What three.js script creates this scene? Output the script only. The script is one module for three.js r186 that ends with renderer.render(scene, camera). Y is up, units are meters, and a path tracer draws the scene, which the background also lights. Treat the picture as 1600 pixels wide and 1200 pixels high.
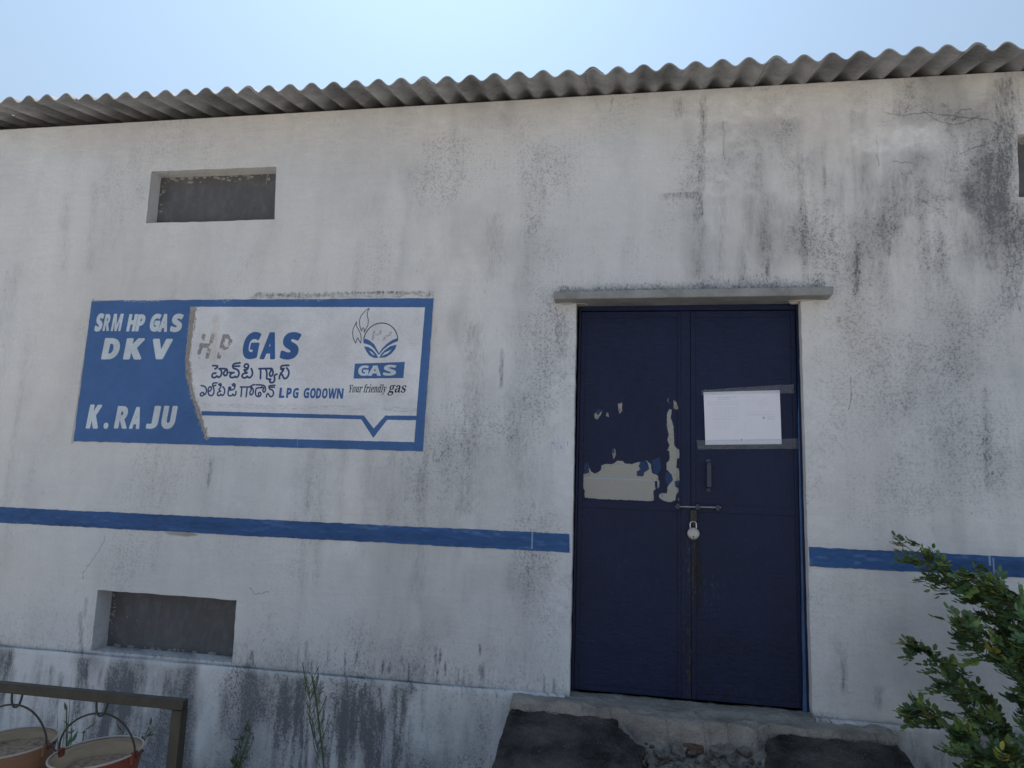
import * as THREE from 'three';
import { mergeGeometries } from 'three/addons/utils/BufferGeometryUtils.js';
import { RoundedBoxGeometry } from 'three/addons/geometries/RoundedBoxGeometry.js';

// ---------- camera, sky, sun, exposure ----------
const scene = new THREE.Scene();
const camera = new THREE.PerspectiveCamera(59.49, 4 / 3, 0.05, 600);
camera.position.set(0, 1.8, 3.9);
camera.rotation.set(THREE.MathUtils.degToRad(8.33), THREE.MathUtils.degToRad(9.43), THREE.MathUtils.degToRad(2.05), 'YXZ');
const renderer = new THREE.WebGLRenderer({ antialias: true });
renderer.toneMapping = THREE.LinearToneMapping;
renderer.toneMappingExposure = 1.58;
renderer.shadowMap.enabled = true;

const SUN_AZ = THREE.MathUtils.degToRad(-19), SUN_EL = THREE.MathUtils.degToRad(49);
const sunDir = new THREE.Vector3(Math.sin(SUN_AZ) * Math.cos(SUN_EL), Math.sin(SUN_EL), -Math.cos(SUN_AZ) * Math.cos(SUN_EL));
{ // clear, slightly hazy sky: paler towards the horizon and towards the sun
  const W = 512, H = 256, d = new Float32Array(W * H * 4), v = new THREE.Vector3();
  const zen = [0.10, 0.15, 0.245], hor = [0.225, 0.275, 0.345], glow = [0.405, 0.56, 0.73];
  for (let r = 0; r < H; r++) for (let c = 0; c < W; c++) {
    const up = ((r + 0.5) / H - 0.5) * Math.PI, az = ((c + 0.5) / W - 0.5) * 2 * Math.PI;
    v.set(Math.cos(az) * Math.cos(up), Math.sin(up), Math.sin(az) * Math.cos(up));
    const k = Math.pow(1 - Math.max(0, v.y), 1.6), g = Math.exp(-Math.acos(Math.min(1, v.dot(sunDir))) / 0.62);
    for (let i = 0; i < 3; i++) d[(r * W + c) * 4 + i] = zen[i] + (hor[i] - zen[i]) * k + glow[i] * g;
    d[(r * W + c) * 4 + 3] = 1;
  }
  const t = new THREE.DataTexture(d, W, H, THREE.RGBAFormat, THREE.FloatType);
  t.mapping = THREE.EquirectangularReflectionMapping; t.magFilter = THREE.LinearFilter; t.needsUpdate = true;
  scene.background = t; scene.environment = t;
}
const sun = new THREE.DirectionalLight(new THREE.Color(1, 0.95, 0.88), 5);
sun.position.copy(sunDir).multiplyScalar(30); sun.castShadow = true;
sun.shadow.mapSize.set(4096, 4096);
Object.assign(sun.shadow.camera, { left: -14, right: 14, top: 14, bottom: -14, near: 1, far: 80 });
scene.add(sun);

// ---------- helpers ----------
let seedState = 7;
const rnd = () => { seedState = (seedState + 0x6d2b79f5) | 0; let t = Math.imul(seedState ^ (seedState >>> 15), 1 | seedState); t = (t + Math.imul(t ^ (t >>> 7), 61 | t)) ^ t; return ((t ^ (t >>> 14)) >>> 0) / 4294967296; };
const rr = (a, b) => a + (b - a) * rnd();
const clamp = (x, a = 0, b = 1) => Math.min(b, Math.max(a, x));
const step = (a, b, x) => { const t = clamp((x - a) / (b - a)); return t * t * (3 - 2 * t); };
const hash = (i, j, s) => { let h = Math.imul(i, 374761393) + Math.imul(j, 668265263) + Math.imul(s, 974634777) | 0; h = Math.imul(h ^ (h >>> 13), 1274126177); return ((h ^ (h >>> 16)) >>> 0) / 4294967296; };
const vn = (x, y, s = 0) => { const i = Math.floor(x), j = Math.floor(y); let u = x - i, v = y - j; u = u * u * (3 - 2 * u); v = v * v * (3 - 2 * v); const a = hash(i, j, s), b = hash(i + 1, j, s), c = hash(i, j + 1, s), d = hash(i + 1, j + 1, s); return a + (b - a) * u + (c - a + (a - b - c + d) * u) * v; };
const fbm = (x, y, o, s = 0) => { let t = 0, a = 0.5, n = 0; for (let k = 0; k < o; k++) { t += a * vn(x, y, s + k * 17); n += a; a *= 0.5; x *= 2.03; y *= 2.03; } return t / n; };
const wrapN = (x, y, p, s) => { // value noise that tiles every p cells
  const i = Math.floor(x), j = Math.floor(y); let u = x - i, v = y - j; u = u * u * (3 - 2 * u); v = v * v * (3 - 2 * v); const m = (q) => ((q % p) + p) % p; const a = hash(m(i), m(j), s), b = hash(m(i + 1), m(j), s), c = hash(m(i), m(j + 1), s), d = hash(m(i + 1), m(j + 1), s); return a + (b - a) * u + (c - a + (a - b - c + d) * u) * v; };
const S8 = (l) => Math.round(255 * clamp(l <= 0.0031308 ? 12.92 * l : 1.055 * Math.pow(l, 1 / 2.4) - 0.055));
const css = (r, g, b, a = 1) => `rgba(${S8(r)},${S8(g)},${S8(b)},${a})`;
const lin = (r, g, b) => new THREE.Color().setRGB(r, g, b);
function dataTex(n, m, fn, srgb = true) { const d = new Uint8Array(n * m * 4); for (let j = 0; j < m; j++) for (let i = 0; i < n; i++) { const c = fn(i, j), o = (j * n + i) * 4; d[o] = srgb ? S8(c[0]) : 255 * clamp(c[0]); d[o + 1] = srgb ? S8(c[1]) : 255 * clamp(c[1]); d[o + 2] = srgb ? S8(c[2]) : 255 * clamp(c[2]); d[o + 3] = 255; } const t = new THREE.DataTexture(d, n, m); if (srgb) t.colorSpace = THREE.SRGBColorSpace; t.wrapS = t.wrapT = THREE.RepeatWrapping; t.magFilter = THREE.LinearFilter; t.minFilter = THREE.LinearMipmapLinearFilter; t.generateMipmaps = true; t.needsUpdate = true; return t; }
function canvasTex(w, h, draw) { const c = document.createElement('canvas'); c.width = w; c.height = h; const g = c.getContext('2d'); draw(g, w, h); const t = new THREE.CanvasTexture(c); t.colorSpace = THREE.SRGBColorSpace; t.magFilter = THREE.LinearFilter; return t; }
const std = (o) => new THREE.MeshStandardMaterial({ roughness: 0.9, metalness: 0, ...o });
const taken = new Map();
const numbered = (n) => { const k = taken.get(n) || 0; taken.set(n, k + 1); return k ? n + '_' + String(k).padStart(3, '0') : n; };
function mesh(name, geo, mat, parent) { const m = new THREE.Mesh(geo, mat); m.castShadow = m.receiveShadow = true; m.name = parent ? name : numbered(name); (parent || scene).add(m); return m; }
function thing(name, label, category, pos = [0, 0, 0], group) { const g = new THREE.Group(); g.name = numbered(name); g.position.set(...pos); g.userData = { label, category }; if (group) g.userData.group = group; scene.add(g); return g; }
function box(x0, x1, y0, y1, z0, z1, r = 0) { const g = r ? new RoundedBoxGeometry(x1 - x0, y1 - y0, z1 - z0, 2, r) : new THREE.BoxGeometry(x1 - x0, y1 - y0, z1 - z0); g.translate((x0 + x1) / 2, (y0 + y1) / 2, (z0 + z1) / 2); return g; }
const V = (x, y, z) => new THREE.Vector3(x, y, z);
const tube = (pts, r, seg = 16, rad = 7) => new THREE.TubeGeometry(new THREE.CatmullRomCurve3(pts.map((p) => V(...p))), seg, r, rad);
function uvWorld(g, fn) { const p = g.attributes.position, a = new Float32Array(p.count * 2); for (let i = 0; i < p.count; i++) { const q = fn(p.getX(i), p.getY(i), p.getZ(i)); a[2 * i] = q[0]; a[2 * i + 1] = q[1]; } g.setAttribute('uv', new THREE.BufferAttribute(a, 2)); return g; }
function sweep(nu, nv, f) { // grid surface (nu+1) x (nv+1)
  const P = [], I = []; for (let j = 0; j <= nv; j++) for (let i = 0; i <= nu; i++) P.push(...f(i / nu, j / nv, i, j));
  for (let j = 0; j < nv; j++) for (let i = 0; i < nu; i++) { const a = j * (nu + 1) + i, b = a + 1, c = a + nu + 1, d = c + 1; I.push(a, b, d, a, d, c); }
  const g = new THREE.BufferGeometry(); g.setAttribute('position', new THREE.Float32BufferAttribute(P, 3)); g.setIndex(I); g.computeVertexNormals(); return g;
}

// ---------- surveyed marks: lettering and peeled paint in millimetres, wall stains in metres ----------
const SX = -3.56, SY = 2.94; // upper left corner of the sign's survey
const TELUGU_TOP = [[959,466,983,464,995,470,990,480,977,486],[1006,485,1049,483,1063,491,1067,514,1062,528,1049,530,1040,520,1042,505,1054,494],[986,514,970,514,960,524,962,539,975,545,989,541,994,530,1007,543,1022,535,1028,512,1021,494,1008,486],[1079,509,1099,511,1112,510],[1100,512,1085,524,1086,537,1100,543,1116,540,1122,532,1131,542,1144,533,1149,513,1140,494,1122,485,1103,482,1098,465,1103,452,1147,446],[1098,468,1147,467],[1179,465,1182,456,1192,452,1204,456,1209,466,1204,477,1192,479,1181,474,1179,465],[1209,466,1207,483,1194,494,1180,491],[1180,491,1189,504,1208,512,1179,513,1169,525,1172,538,1186,544,1199,541,1206,530,1213,541,1228,541,1240,525,1240,503,1229,483],[1282,483,1368,481],[1292,483,1295,499,1298,546],[1328,483,1339,502,1340,545],[1368,481,1379,495,1381,516,1373,531,1360,529,1356,513,1364,500,1364,487],[1348,549,1372,547,1362,558,1363,568,1377,573,1391,568,1397,552,1390,530,1396,520,1407,517],[1482,460,1438,460,1430,469,1432,488,1449,489],[1431,482,1452,480],[1449,489,1444,502,1432,511],[1470,477,1484,490,1489,512,1483,533,1469,546,1455,543,1448,526,1436,514,1426,526,1427,545]];
const TELUGU_LOW = [[892,596,912,598,929,610,934,636,926,656,918,650,910,638,894,645,891,658,902,664,914,659,918,650],[1002,577,976,577,970,586,973,597],[973,597,994,593],[973,597,985,617,987,642,979,658,964,662,949,652,943,628,946,606,959,601,967,613,961,630,947,632],[1014,587,1022,579,1031,587,1024,595,1014,587],[1032,589,1029,609,1018,617,1025,627,1034,631,1014,636,1010,651,1019,661,1031,658,1035,647,1043,658,1053,657,1061,639,1059,616,1044,602],[1108,588,1117,578,1129,588,1120,598,1108,588],[1129,590,1128,611,1116,621,1086,623],[1084,610,1092,600,1102,608,1095,617,1084,610],[1086,623,1083,641,1088,657,1104,661,1115,655,1118,646,1124,657,1133,657,1140,645,1138,630],[1166,602,1228,601],[1176,602,1176,632,1176,663],[1212,603,1213,632,1211,664],[1228,601,1250,586,1263,586],[1241,600,1256,613,1258,638,1248,653,1236,648,1234,632,1243,624,1238,603],[1274,586,1312,586,1335,594,1340,619,1334,634,1323,630,1321,616,1329,606,1311,599],[1310,605,1280,604,1272,617,1273,649,1285,661,1301,661,1311,654,1311,640,1302,633,1292,640,1296,652],[1400,588,1366,589,1360,596,1362,601,1398,600],[1362,601,1365,614,1387,617,1397,636,1393,656,1377,663,1367,651,1359,639,1351,646,1350,662]];
const LETTERS_LEFT = [["S",68,116,122,237],["R",131,121,177,236],["M",193,119,266,236],["H",309,122,371,237],["P",375,123,433,237],["G",474,121,546,238],["A",545,123,607,240],["S",629,122,709,242],["D",149,286,270,425],["K",312,287,443,425],["V",505,291,646,423],["K",99,733,187,885],[".",228,850,255,885],["R",305,738,396,884],["A",415,744,489,881],["J",536,734,616,879],["U",638,732,735,876]];
const LETTERS_BLUE = [["G",1153,246,1267,418],["A",1284,249,1393,418],["S",1419,247,1543,419],["L",1437,603,1468,667],["P",1485,603,1514,667],["G",1528,603,1561,667],["G",1600,602,1632,666],["O",1643,602,1675,666],["D",1683,602,1712,666],["O",1722,602,1754,666],["W",1762,602,1812,665],["N",1820,602,1857,665]];
const LETTERS_FADED = [["H",834,253,951,415],["P",979,253,1085,414]];
const LETTERS_BOX = [["G",1948,457,2010,521],["A",2015,457,2093,520],["S",2111,452,2189,519]];
const OUTER = [17,26,2402,31,2386,975,17,974];
const WHITE = [758,74,2351,89,2331,922,956,924,896,806,825,653,787,544,760,418,758,226];
const SCRAPE = [758,74,797,78,793,226,787,417,812,543,850,652,916,790,973,924,956,924,896,806,825,653,781,544,760,418,758,226];
const CHEVRON = [910,760,2001,767,2071,846,2139,765,2336,763,2333,790,2153,791,2072,903,1987,791,919,788];
const DIRTLINE = [900,724,1993,722];
const DIRTLINE2 = [2111,720,2330,734];
const GASBOX = [1921,446,2243,433,2240,533,1919,540];
const SLOGAN = [[1888,626],[2132,622],[1884,578],[2148,622],[2258,621]];
const FLAME_TALL = [1992,94,1975,101,1954,122,1938,143,1931,173,1934,197,1942,225,1950,239,1954,220,1962,219,1966,226,1967,247,1977,225,1989,201,1989,167,1980,139,1979,122,1984,105,1992,94];
const FLAME_SHORT = [1912,180,1903,201,1893,225,1892,255,1899,286,1916,316,1927,283,1950,316,1951,283,1944,255,1928,228,1912,204,1912,180];
const RING = [2078,299,110,111];
const LEAF_UL = [1965,288,1987,290,2008,300,2038,323,2057,353,2073,379,2073,392,2062,379,2039,350,2014,330,1989,321,1968,317];
const LEAF_UR = [2189,282,2190,303,2162,314,2128,333,2099,357,2077,387,2073,380,2091,350,2120,320,2153,296];
const LEAF_LL = [1973,337,2001,340,2030,357,2056,384,2070,409,2043,409,2011,394,1989,367];
const LEAF_LR = [2183,325,2176,353,2152,383,2119,404,2077,409,2087,385,2109,360,2142,336];
const SLIT_L = [2006,363,2027,372,2050,396,2028,386];
const SLIT_R = [2154,355,2131,380,2089,399,2110,375];
const PEEL = [[51,1037,52,1015,82,1007,82,971,94,997,116,1013,150,993,155,964,174,953,217,954,241,935,272,931,290,946,333,950,363,937,378,936,369,960,380,978,358,991,361,1019,394,1018,403,991,427,977,421,944,407,922,436,945,445,995,478,1012,481,1039,460,1044,464,1091,452,1098,455,1149,443,1158,317,1157,158,1157,63,1152,59,1112,51,1088],[528,654,541,624,554,628,550,678,565,727,568,789,571,838,596,862,596,905,585,917,580,960,595,972,598,1035,574,1069,592,1080,592,1104,580,1117,574,1147,550,1159,509,1153,485,1136,483,1121,502,1108,529,1110,532,1071,562,1033,544,991,525,974,526,937,544,918,541,870,531,864,544,833,529,805,538,778,527,716],[565,572,580,581,593,618,586,628,565,622],[107,665,119,652,127,668,155,641,144,670,127,694,110,687],[246,596,255,599,268,589,271,640,256,658,247,634],[179,654,188,651,194,679,179,673],[219,866,231,863,238,897,226,925,215,891],[528,573,540,555,534,579,539,591],[587,1130,597,1140,593,1151],[472,1024,484,1036,487,1072,476,1085]];
const PEEL_BLUE = [[56,952,78,948,84,975,76,1010,57,1017],[378,939,403,929,425,953,424,977,400,989,394,1016,364,1017,358,994,379,978,369,957],[442,928,487,902,496,950,484,999,454,1000],[523,986,556,1003,562,1033,535,1064,517,1035],[571,1039,595,1035,593,1065,574,1068],[119,636,150,636,138,661,124,655],[213,866,228,863,231,887,217,891]];
const PEEL_LINE = [53,1038,466,1038];
const STREAKS = [[0.468,4.166,0.437,3.385,0.034,0.8],[0.316,4.167,0.324,4.049,0.052,0.7],[0.204,3.541,0.427,3.545,0.039,0.5],[0.574,3.579,0.551,3.069,0.034,0.3],[1.015,3.76,1.024,3.024,0.039,0.45],[1.14,3.695,1.136,3.558,0.013,0.6],[0.826,3.53,0.799,3.065,0.06,0.3],[1.294,3.162,1.285,2.901,0.026,0.75],[1.17,3.305,1.168,3.24,0.021,0.6],[0.815,3.141,0.813,3.046,0.017,0.6],[1.556,3.637,1.571,3.37,0.065,0.45],[2.117,4.171,2.072,3.373,0.086,0.7],[2.098,3.372,2.078,2.829,0.077,0.55],[1.472,3.233,1.468,3.147,0.013,0.5],[1.991,3.714,1.966,3.045,0.06,0.3],[1.911,2.409,1.887,2.001,0.03,0.4],[1.912,2.272,1.894,1.868,0.039,0.3],[-0.715,2.604,-0.714,2.378,0.017,0.8],[-0.891,2.77,-0.886,1.62,0.103,0.38],[-0.788,3.463,-0.791,3.052,0.095,0.3],[-0.587,2.848,-0.57,1.78,0.155,0.18],[-3.638,3.788,-3.596,3.14,0.06,0.2],[-3.853,3.702,-3.795,3.143,0.06,0.2],[-3.34,0.906,-3.298,0.678,0.026,0.95],[-3.304,1.005,-3.31,0.888,0.021,0.5],[-1.048,2.532,-1.013,1.839,0.086,0.15],[-0.353,2.768,-0.355,2.536,0.052,0.5],[0.699,3.416,0.675,2.991,0.043,0.25],[1.759,3.686,1.738,2.976,0.052,0.28],[1.355,3.705,1.349,3.357,0.043,0.3],[0.463,3.364,0.425,3.033,0.043,0.35],[1.616,4.205,1.628,4.085,0.034,0.3],[-1.997,1.498,-1.984,1.441,0.021,0.3],[-2.546,1.888,-2.553,1.709,0.021,0.5],[-3.791,0.662,-3.769,0.471,0.03,0.7],[1.151,0.952,1.147,0.809,0.026,0.6],[1.323,0.839,1.31,0.745,0.026,0.5],[1.136,1.046,1.15,0.92,0.043,0.3]];
const BLOTCHES = [[0.466,3.867,0.06,0.06,0.6],[0.476,3.672,0.052,0.052,0.6],[1.516,3.873,0.172,0.107,0.5],[1.904,3.911,0.215,0.129,0.45],[0.975,3.842,0.301,0.129,0.38],[1.849,3.53,0.387,0.215,0.35],[1.285,3.669,0.301,0.172,0.3],[0.757,3.732,0.258,0.258,0.3],[1.159,2.984,0.172,0.06,0.3],[-3.514,0.817,0.301,0.12,0.55],[-2.623,1.361,0.095,0.052,0.4],[-0.349,2.613,0.077,0.172,0.4],[-1.517,3.487,0.258,0.344,0.22],[-0.719,3.254,0.215,0.344,0.25],[-0.641,2.188,0.301,0.645,0.25],[-1.575,1.897,0.301,0.06,0.45],[-1.333,1.905,0.172,0.069,0.5],[-1.731,0.773,0.387,0.172,0.3],[-0.961,0.83,0.516,0.172,0.35],[-0.487,0.933,0.258,0.258,0.4],[-1.329,3.185,0.172,0.129,0.2],[-2.854,3.372,0.258,0.077,0.25],[-2.388,3.337,0.258,0.172,0.22],[-3.522,3.32,0.258,0.172,0.25],[-4.063,3.568,0.215,0.258,0.15],[1.548,2.059,0.43,0.387,0.15],[1.222,1.021,0.215,0.215,0.25],[0.388,2.995,0.731,0.06,0.3],[-0.3,3.864,0.215,0.129,0.3],[-0.448,3.453,0.258,0.258,0.2],[0.092,3.435,0.258,0.258,0.22],[0.533,3.031,0.258,0.06,0.5],[-0.13,3.002,0.172,0.06,0.4],[0.92,2.988,0.172,0.043,0.6],[0.279,3.231,0.344,0.215,0.2],[1.822,3.048,0.387,0.258,0.25],[1.982,2.548,0.172,0.43,0.25]];
const CRACKS = [[-0.081,4.183,-0.085,4.128,-0.096,4.086],[-3.228,1.371,-3.261,1.282,-3.318,1.2,-3.351,1.139,-3.354,1.1],[1.47,3.995,1.571,3.969,1.707,3.977,1.84,3.946,2.003,3.921,2.082,3.87],[1.609,4.046,1.593,3.987],[1.84,3.946,1.892,3.99,1.941,3.979],[1.508,3.69,1.608,3.674],[1.43,3.85,1.429,3.662],[1.86,3.72,1.994,3.771,2.061,3.806],[1.998,3.562,1.972,3.413,2.098,3.372],[1.674,3.995,1.755,3.919,1.87,3.893,1.972,3.946],[-0.401,2.855,-0.383,2.768,-0.397,2.69],[0.449,4.117,0.462,3.909,0.438,3.584,0.452,3.404],[0.578,3.985,0.583,3.74],[-2.085,1.097,-2.166,1.074,-2.212,1.116],[1.241,2.437,1.225,2.259],[-0.439,2.828,-0.353,2.768,-0.397,2.71]];

// ---------- textures ----------
const TX0 = -5.2, TW = 8.4, TH = 4.3; // stretch of wall that the plaster map covers, metres
const wallMap = (() => {
  const W = 2048, H = 1048, kx = W / TW, ky = H / TH;
  const c = document.createElement('canvas'); c.width = W; c.height = H; const g = c.getContext('2d');
  const X = (x) => (x - TX0) * kx, Y = (y) => (TH - y) * ky;
  g.fillStyle = '#000'; g.fillRect(0, 0, W, H); g.lineCap = 'round';
  const dab = (x, y, len, w, a) => { g.strokeStyle = `rgba(255,0,0,${a})`; g.lineWidth = Math.max(0.7, w * kx); g.beginPath(); g.moveTo(X(x), Y(y)); g.lineTo(X(x + rr(-0.004, 0.004)), Y(y - len)); g.stroke(); };
  const streak = (x0, y0, x1, y1, w, s) => { // mildew run: many broken short dashes
    const L = Math.hypot(x1 - x0, y1 - y0), n = Math.round(40 + 2600 * w * L / 0.05 * 0.4);
    for (let k = 0; k < n; k++) { const t = rnd(), o = (rnd() + rnd() + rnd() - 1.5) * w * 0.75; dab(x0 + (x1 - x0) * t + o, y0 + (y1 - y0) * t, rr(0.006, 0.05), rr(0.002, 0.006), s * rr(0.07, 0.32)); }
  };
  const blotch = (x, y, rx, ry, s, dens = 1) => {
    const n = Math.round(60 + rx * ry * 30000 * dens);
    for (let k = 0; k < n; k++) { const a = rnd() * 6.283, r = (rnd() + rnd()) * 0.65; dab(x + Math.cos(a) * r * rx, y + Math.sin(a) * r * ry, rr(0.003, 0.03), rr(0.0015, 0.004), s * rr(0.04, 0.17)); }
  };
  for (const s of STREAKS) streak(...s);
  for (const [x, y, rx, ry, s] of BLOTCHES) blotch(x, y, rx, ry, s * (x > 0.3 && y > 3 ? 0.6 : 1), x > 0.3 && y > 3 ? 1.6 : 1);
  for (let k = 0; k < 46; k++) streak(...((x) => [x, 3.95 - rnd() * 0.5, x + rr(-0.01, 0.01), 3.3 - rnd() * 0.5, rr(0.015, 0.06), rr(0.08, 0.2)])(rr(0.35, 3.1)));
  for (let k = 0; k < 40; k++) streak(...((x) => [x, rr(1.6, 3.4), x, rr(1.0, 1.6), rr(0.015, 0.08), rr(0.06, 0.18)])(rr(-5.1, -0.5)));
  for (let k = 0; k < 12000; k++) { const x = rr(-0.38, 1.12), u = -Math.log(1 - 0.985 * rnd()) * 0.021 * (0.25 + 1.8 * fbm(x * 5, 3, 3, 4)) * (0.7 + 0.6 * step(0.1, 0.7, x)); dab(x, 2.922 + u, rr(0.002, 0.014), rr(0.0015, 0.005), rr(0.14, 0.6)); }  // mould above the lintel
  for (let k = 0; k < 520; k++) { const x = rr(-5.2, 3.2), y = 0.645 - 0.4 * rnd() * rnd(); if (x > -0.5 && x < 1.4) continue; const s = (x < -0.5 ? 1 : 0.5) * step(0.25, 0.7, vn(x * 2.2, 1.5, 9)); streak(x, y, x + rr(-0.02, 0.02), y - rr(0.1, 0.5), rr(0.008, 0.04), s * rr(0.3, 1.0)); }  // runs on the plinth
  for (let k = 0; k < 150; k++) { const x = rr(-5.2, 3.2); if (x > -0.3 && x < 1.0) continue; const s = x < -0.3 ? 1 : 0.5; blotch(x, 0.69 + rnd() * rnd() * 0.16, rr(0.02, 0.12), rr(0.02, 0.09), s * rr(0.15, 0.5) * step(0.2, 0.75, vn(x * 1.6, 4, 2)), 1.2); }
  for (let k = 0; k < 34; k++) { const x = rr(-2.2, -0.3), y = 0.69 + 0.24 * rnd() * rnd() + 0.05; streak(x, y, x + rr(-0.01, 0.01), y - rr(0.03, 0.16), rr(0.004, 0.014), rr(0.15, 0.75)); }
  for (let k = 0; k < 5200; k++) { const x = rr(-5.2, -0.28), y = 0.67 - Math.log(1 - 0.985 * rnd()) * 0.075 * (0.15 + 1.7 * fbm(x * 2.3, 7, 3, 14)); dab(x, y, rr(0.002, 0.016), rr(0.0015, 0.005), rr(0.08, 0.4)); }
  for (let k = 0; k < 420; k++) dab(rr(-5.2, 3.2), rr(0.7, 3.9), rr(0.004, 0.02), rr(0.002, 0.005), rr(0.1, 0.5));  // lone specks
  for (let k = 0; k < 500; k++) { const x = rr(-2.36, -1.16); dab(x, 2.958 - rnd() * 0.025 * (0.3 + 1.4 * vn(x * 5, 0, 5)), 0.006, rr(0.004, 0.01), rr(0.1, 0.45)); }  // scraped edge over the painted sign
  for (const p of CRACKS) { g.strokeStyle = 'rgba(255,0,0,0.75)'; g.lineWidth = 0.9; g.beginPath(); for (let i = 0; i < p.length; i += 2) { const x = X(p[i]), y = Y(p[i + 1]); if (!i) g.moveTo(x, y); else { const px = X(p[i - 2]), py = Y(p[i - 1]); for (let k = 1; k <= 6; k++) g.lineTo(px + (x - px) * k / 6 + rr(-1.6, 1.6), py + (y - py) * k / 6 + rr(-1.6, 1.6)); } } g.stroke(); }
  for (let k = 0; k < 26; k++) { g.strokeStyle = `rgba(255,0,0,${rr(0.15, 0.4)})`; g.lineWidth = 0.7; let x = X(rr(1.4, 2.4)), y = Y(rr(3.3, 4.05)); g.beginPath(); g.moveTo(x, y); for (let i = 0; i < 9; i++) { x += rr(-9, 9); y += rr(-6, 7); g.lineTo(x, y); } g.stroke(); }
  // green channel: patches where bare cement shows; blue channel: cleaner whitewash patches, and a paler strip along the top
  const poly = (style, pts) => { g.fillStyle = style; g.beginPath(); pts.forEach(([x, y], i) => (i ? g.lineTo(X(x), Y(y)) : g.moveTo(X(x), Y(y)))); g.fill(); };
  g.globalCompositeOperation = 'lighter';
  poly('#00d000', [[-2.82, 1.412], [-2.75, 1.425], [-2.62, 1.42], [-2.58, 1.408], [-2.66, 1.395], [-2.78, 1.4]]);
  poly('#009000', [[-3.545, 2.93], [-3.555, 2.4], [-3.565, 1.95], [-3.545, 1.95], [-3.53, 2.4], [-3.525, 2.93]]);
  for (let k = 0; k < 300; k++) { const x = rr(-2.4, -1.2); g.fillStyle = `rgba(0,${Math.round(rr(30, 120))},0,0.6)`; g.fillRect(X(x), Y(2.952 - rnd() * 0.03), rr(2, 9), rr(1, 3)); }
  for (const [x, y, w] of [[-0.36, 2.72, 0.05], [1.2, 2.76, 0.03], [-0.38, 2.78, 0.04]]) for (let k = 0; k < 14; k++) { g.fillStyle = 'rgba(0,110,0,0.5)'; g.fillRect(X(x + rr(-w, w)), Y(y + rr(-w, w)), rr(1, 6), rr(1, 5)); }
  const wash = (x0, x1, y0, y1, a) => { for (let k = 0; k < 260; k++) { g.strokeStyle = `rgba(0,0,${a},0.10)`; g.lineWidth = rr(3, 12); const x = rr(x0, x1), y = rr(y0, y1); g.beginPath(); g.moveTo(X(x), Y(y)); g.lineTo(X(x + rr(-0.1, 0.1)), Y(y + rr(-0.07, 0.07))); g.stroke(); } };
  wash(0.4, 1.55, 3.98, 4.18, 255); wash(1.3, 1.75, 3.75, 3.9, 170); wash(-0.4, -0.27, 0.9, 2.85, 190); wash(0.99, 1.13, 0.9, 2.85, 190); wash(-5.2, -1, 3.85, 4.18, 200); wash(-5.2, -3.2, 3.4, 4.0, 120); wash(-2.4, 0.4, 3.95, 4.18, 200); wash(-4.6, -3.4, 1.4, 1.55, 120); wash(-2.5, -0.4, 1.52, 1.72, 120); wash(0.4, 0.75, 3.5, 3.95, 140);
  const m = g.getImageData(0, 0, W, H).data, d = new Uint8Array(W * H * 4);
  for (let j = 0; j < H; j++) { const y = (j + 0.5) / ky; for (let i = 0; i < W; i++) {
    const x = TX0 + (i + 0.5) / kx, o = (j * W + i) * 4, q = ((H - 1 - j) * W + i) * 4;
    const big = fbm(x * 0.9, y * 0.9, 4, 11), mid = fbm(x * 5, y * 4, 4, 23), fine = vn(x * 95, y * 70, 41), fine2 = vn(x * 210, y * 190, 43);
    const brush = fbm(x * 4, y * 42, 3, 61), runs = fbm(x * 11 + 1.6 * mid, y * 1.5 + 1.2 * big, 4, 71);
    const dirtyRight = step(0.1, 0.9, x) * step(2.9, 3.2, y) * (1 - step(3.95, 4.1, y + 0.25 * (mid - 0.5)) * (1 - step(1.7, 2.1, x)));
    const dirtyMid = step(-2.2, -1.2, x) * (1 - step(-0.45, -0.3, x)) * 0.6, low = 1 - step(0.62, 0.7, y);
    let soot = (m[q] / 255) * (0.55 + 0.45 * fine2 + 0.2 * fine);
    const rightEnd = step(1.1, 1.5, x), wash2 = fbm(x * 1.7, y * 1.3, 4, 131);
    const film = clamp((runs - 0.44) * 2.2) * (0.09 + 0.26 * dirtyRight + 0.16 * dirtyMid + 0.08 * rightEnd) + clamp((mid - 0.42) * 2.4) * (0.13 + 0.24 * dirtyRight + 0.14 * dirtyMid + 0.1 * rightEnd) + clamp((wash2 - 0.4) * 2.5) * (0.13 + 0.24 * dirtyRight + 0.12 * dirtyMid + 0.14 * rightEnd);
    const patch = clamp((fbm(x * 2.6, y * 1.6, 4, 91) - 0.40) * 3), speck = clamp((fine2 * 0.8 + fine * 0.3 - 0.72 + 0.16 * patch) * 4) * patch * (0.32 + 0.08 * dirtyRight + 0.2 * dirtyMid + 0.5 * low);
    soot = clamp(soot + film * (0.72 + 0.3 * fine2 + 0.26 * fine) + speck + low * clamp((fbm(x * 7, y * 2.2, 4, 33) - 0.34) * 2.4) * (0.5 + 0.6 * fine2));
    const whiter = clamp(m[q + 2] / 255) * (0.75 + 0.5 * mid); soot *= 1 - 0.85 * whiter;
    const bare = clamp(m[q + 1] / 255 * (0.6 + 0.8 * mid));
    const warm = (big - 0.5) * 0.1, t = 0.695 + (brush - 0.5) * 0.03 + (mid - 0.5) * 0.08 + (fine2 - 0.5) * 0.07 + (fine - 0.5) * 0.04 + whiter * 0.085;
    let R = t * (1.012 + warm), G = t, B = t * (0.985 - warm);
    R += (0.34 - R) * bare; G += (0.30 - G) * bare; B += (0.25 - B) * bare;
    const e = soot * 0.9; R += (0.085 - R) * e; G += (0.09 - G) * e; B += (0.1 - B) * e;
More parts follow.
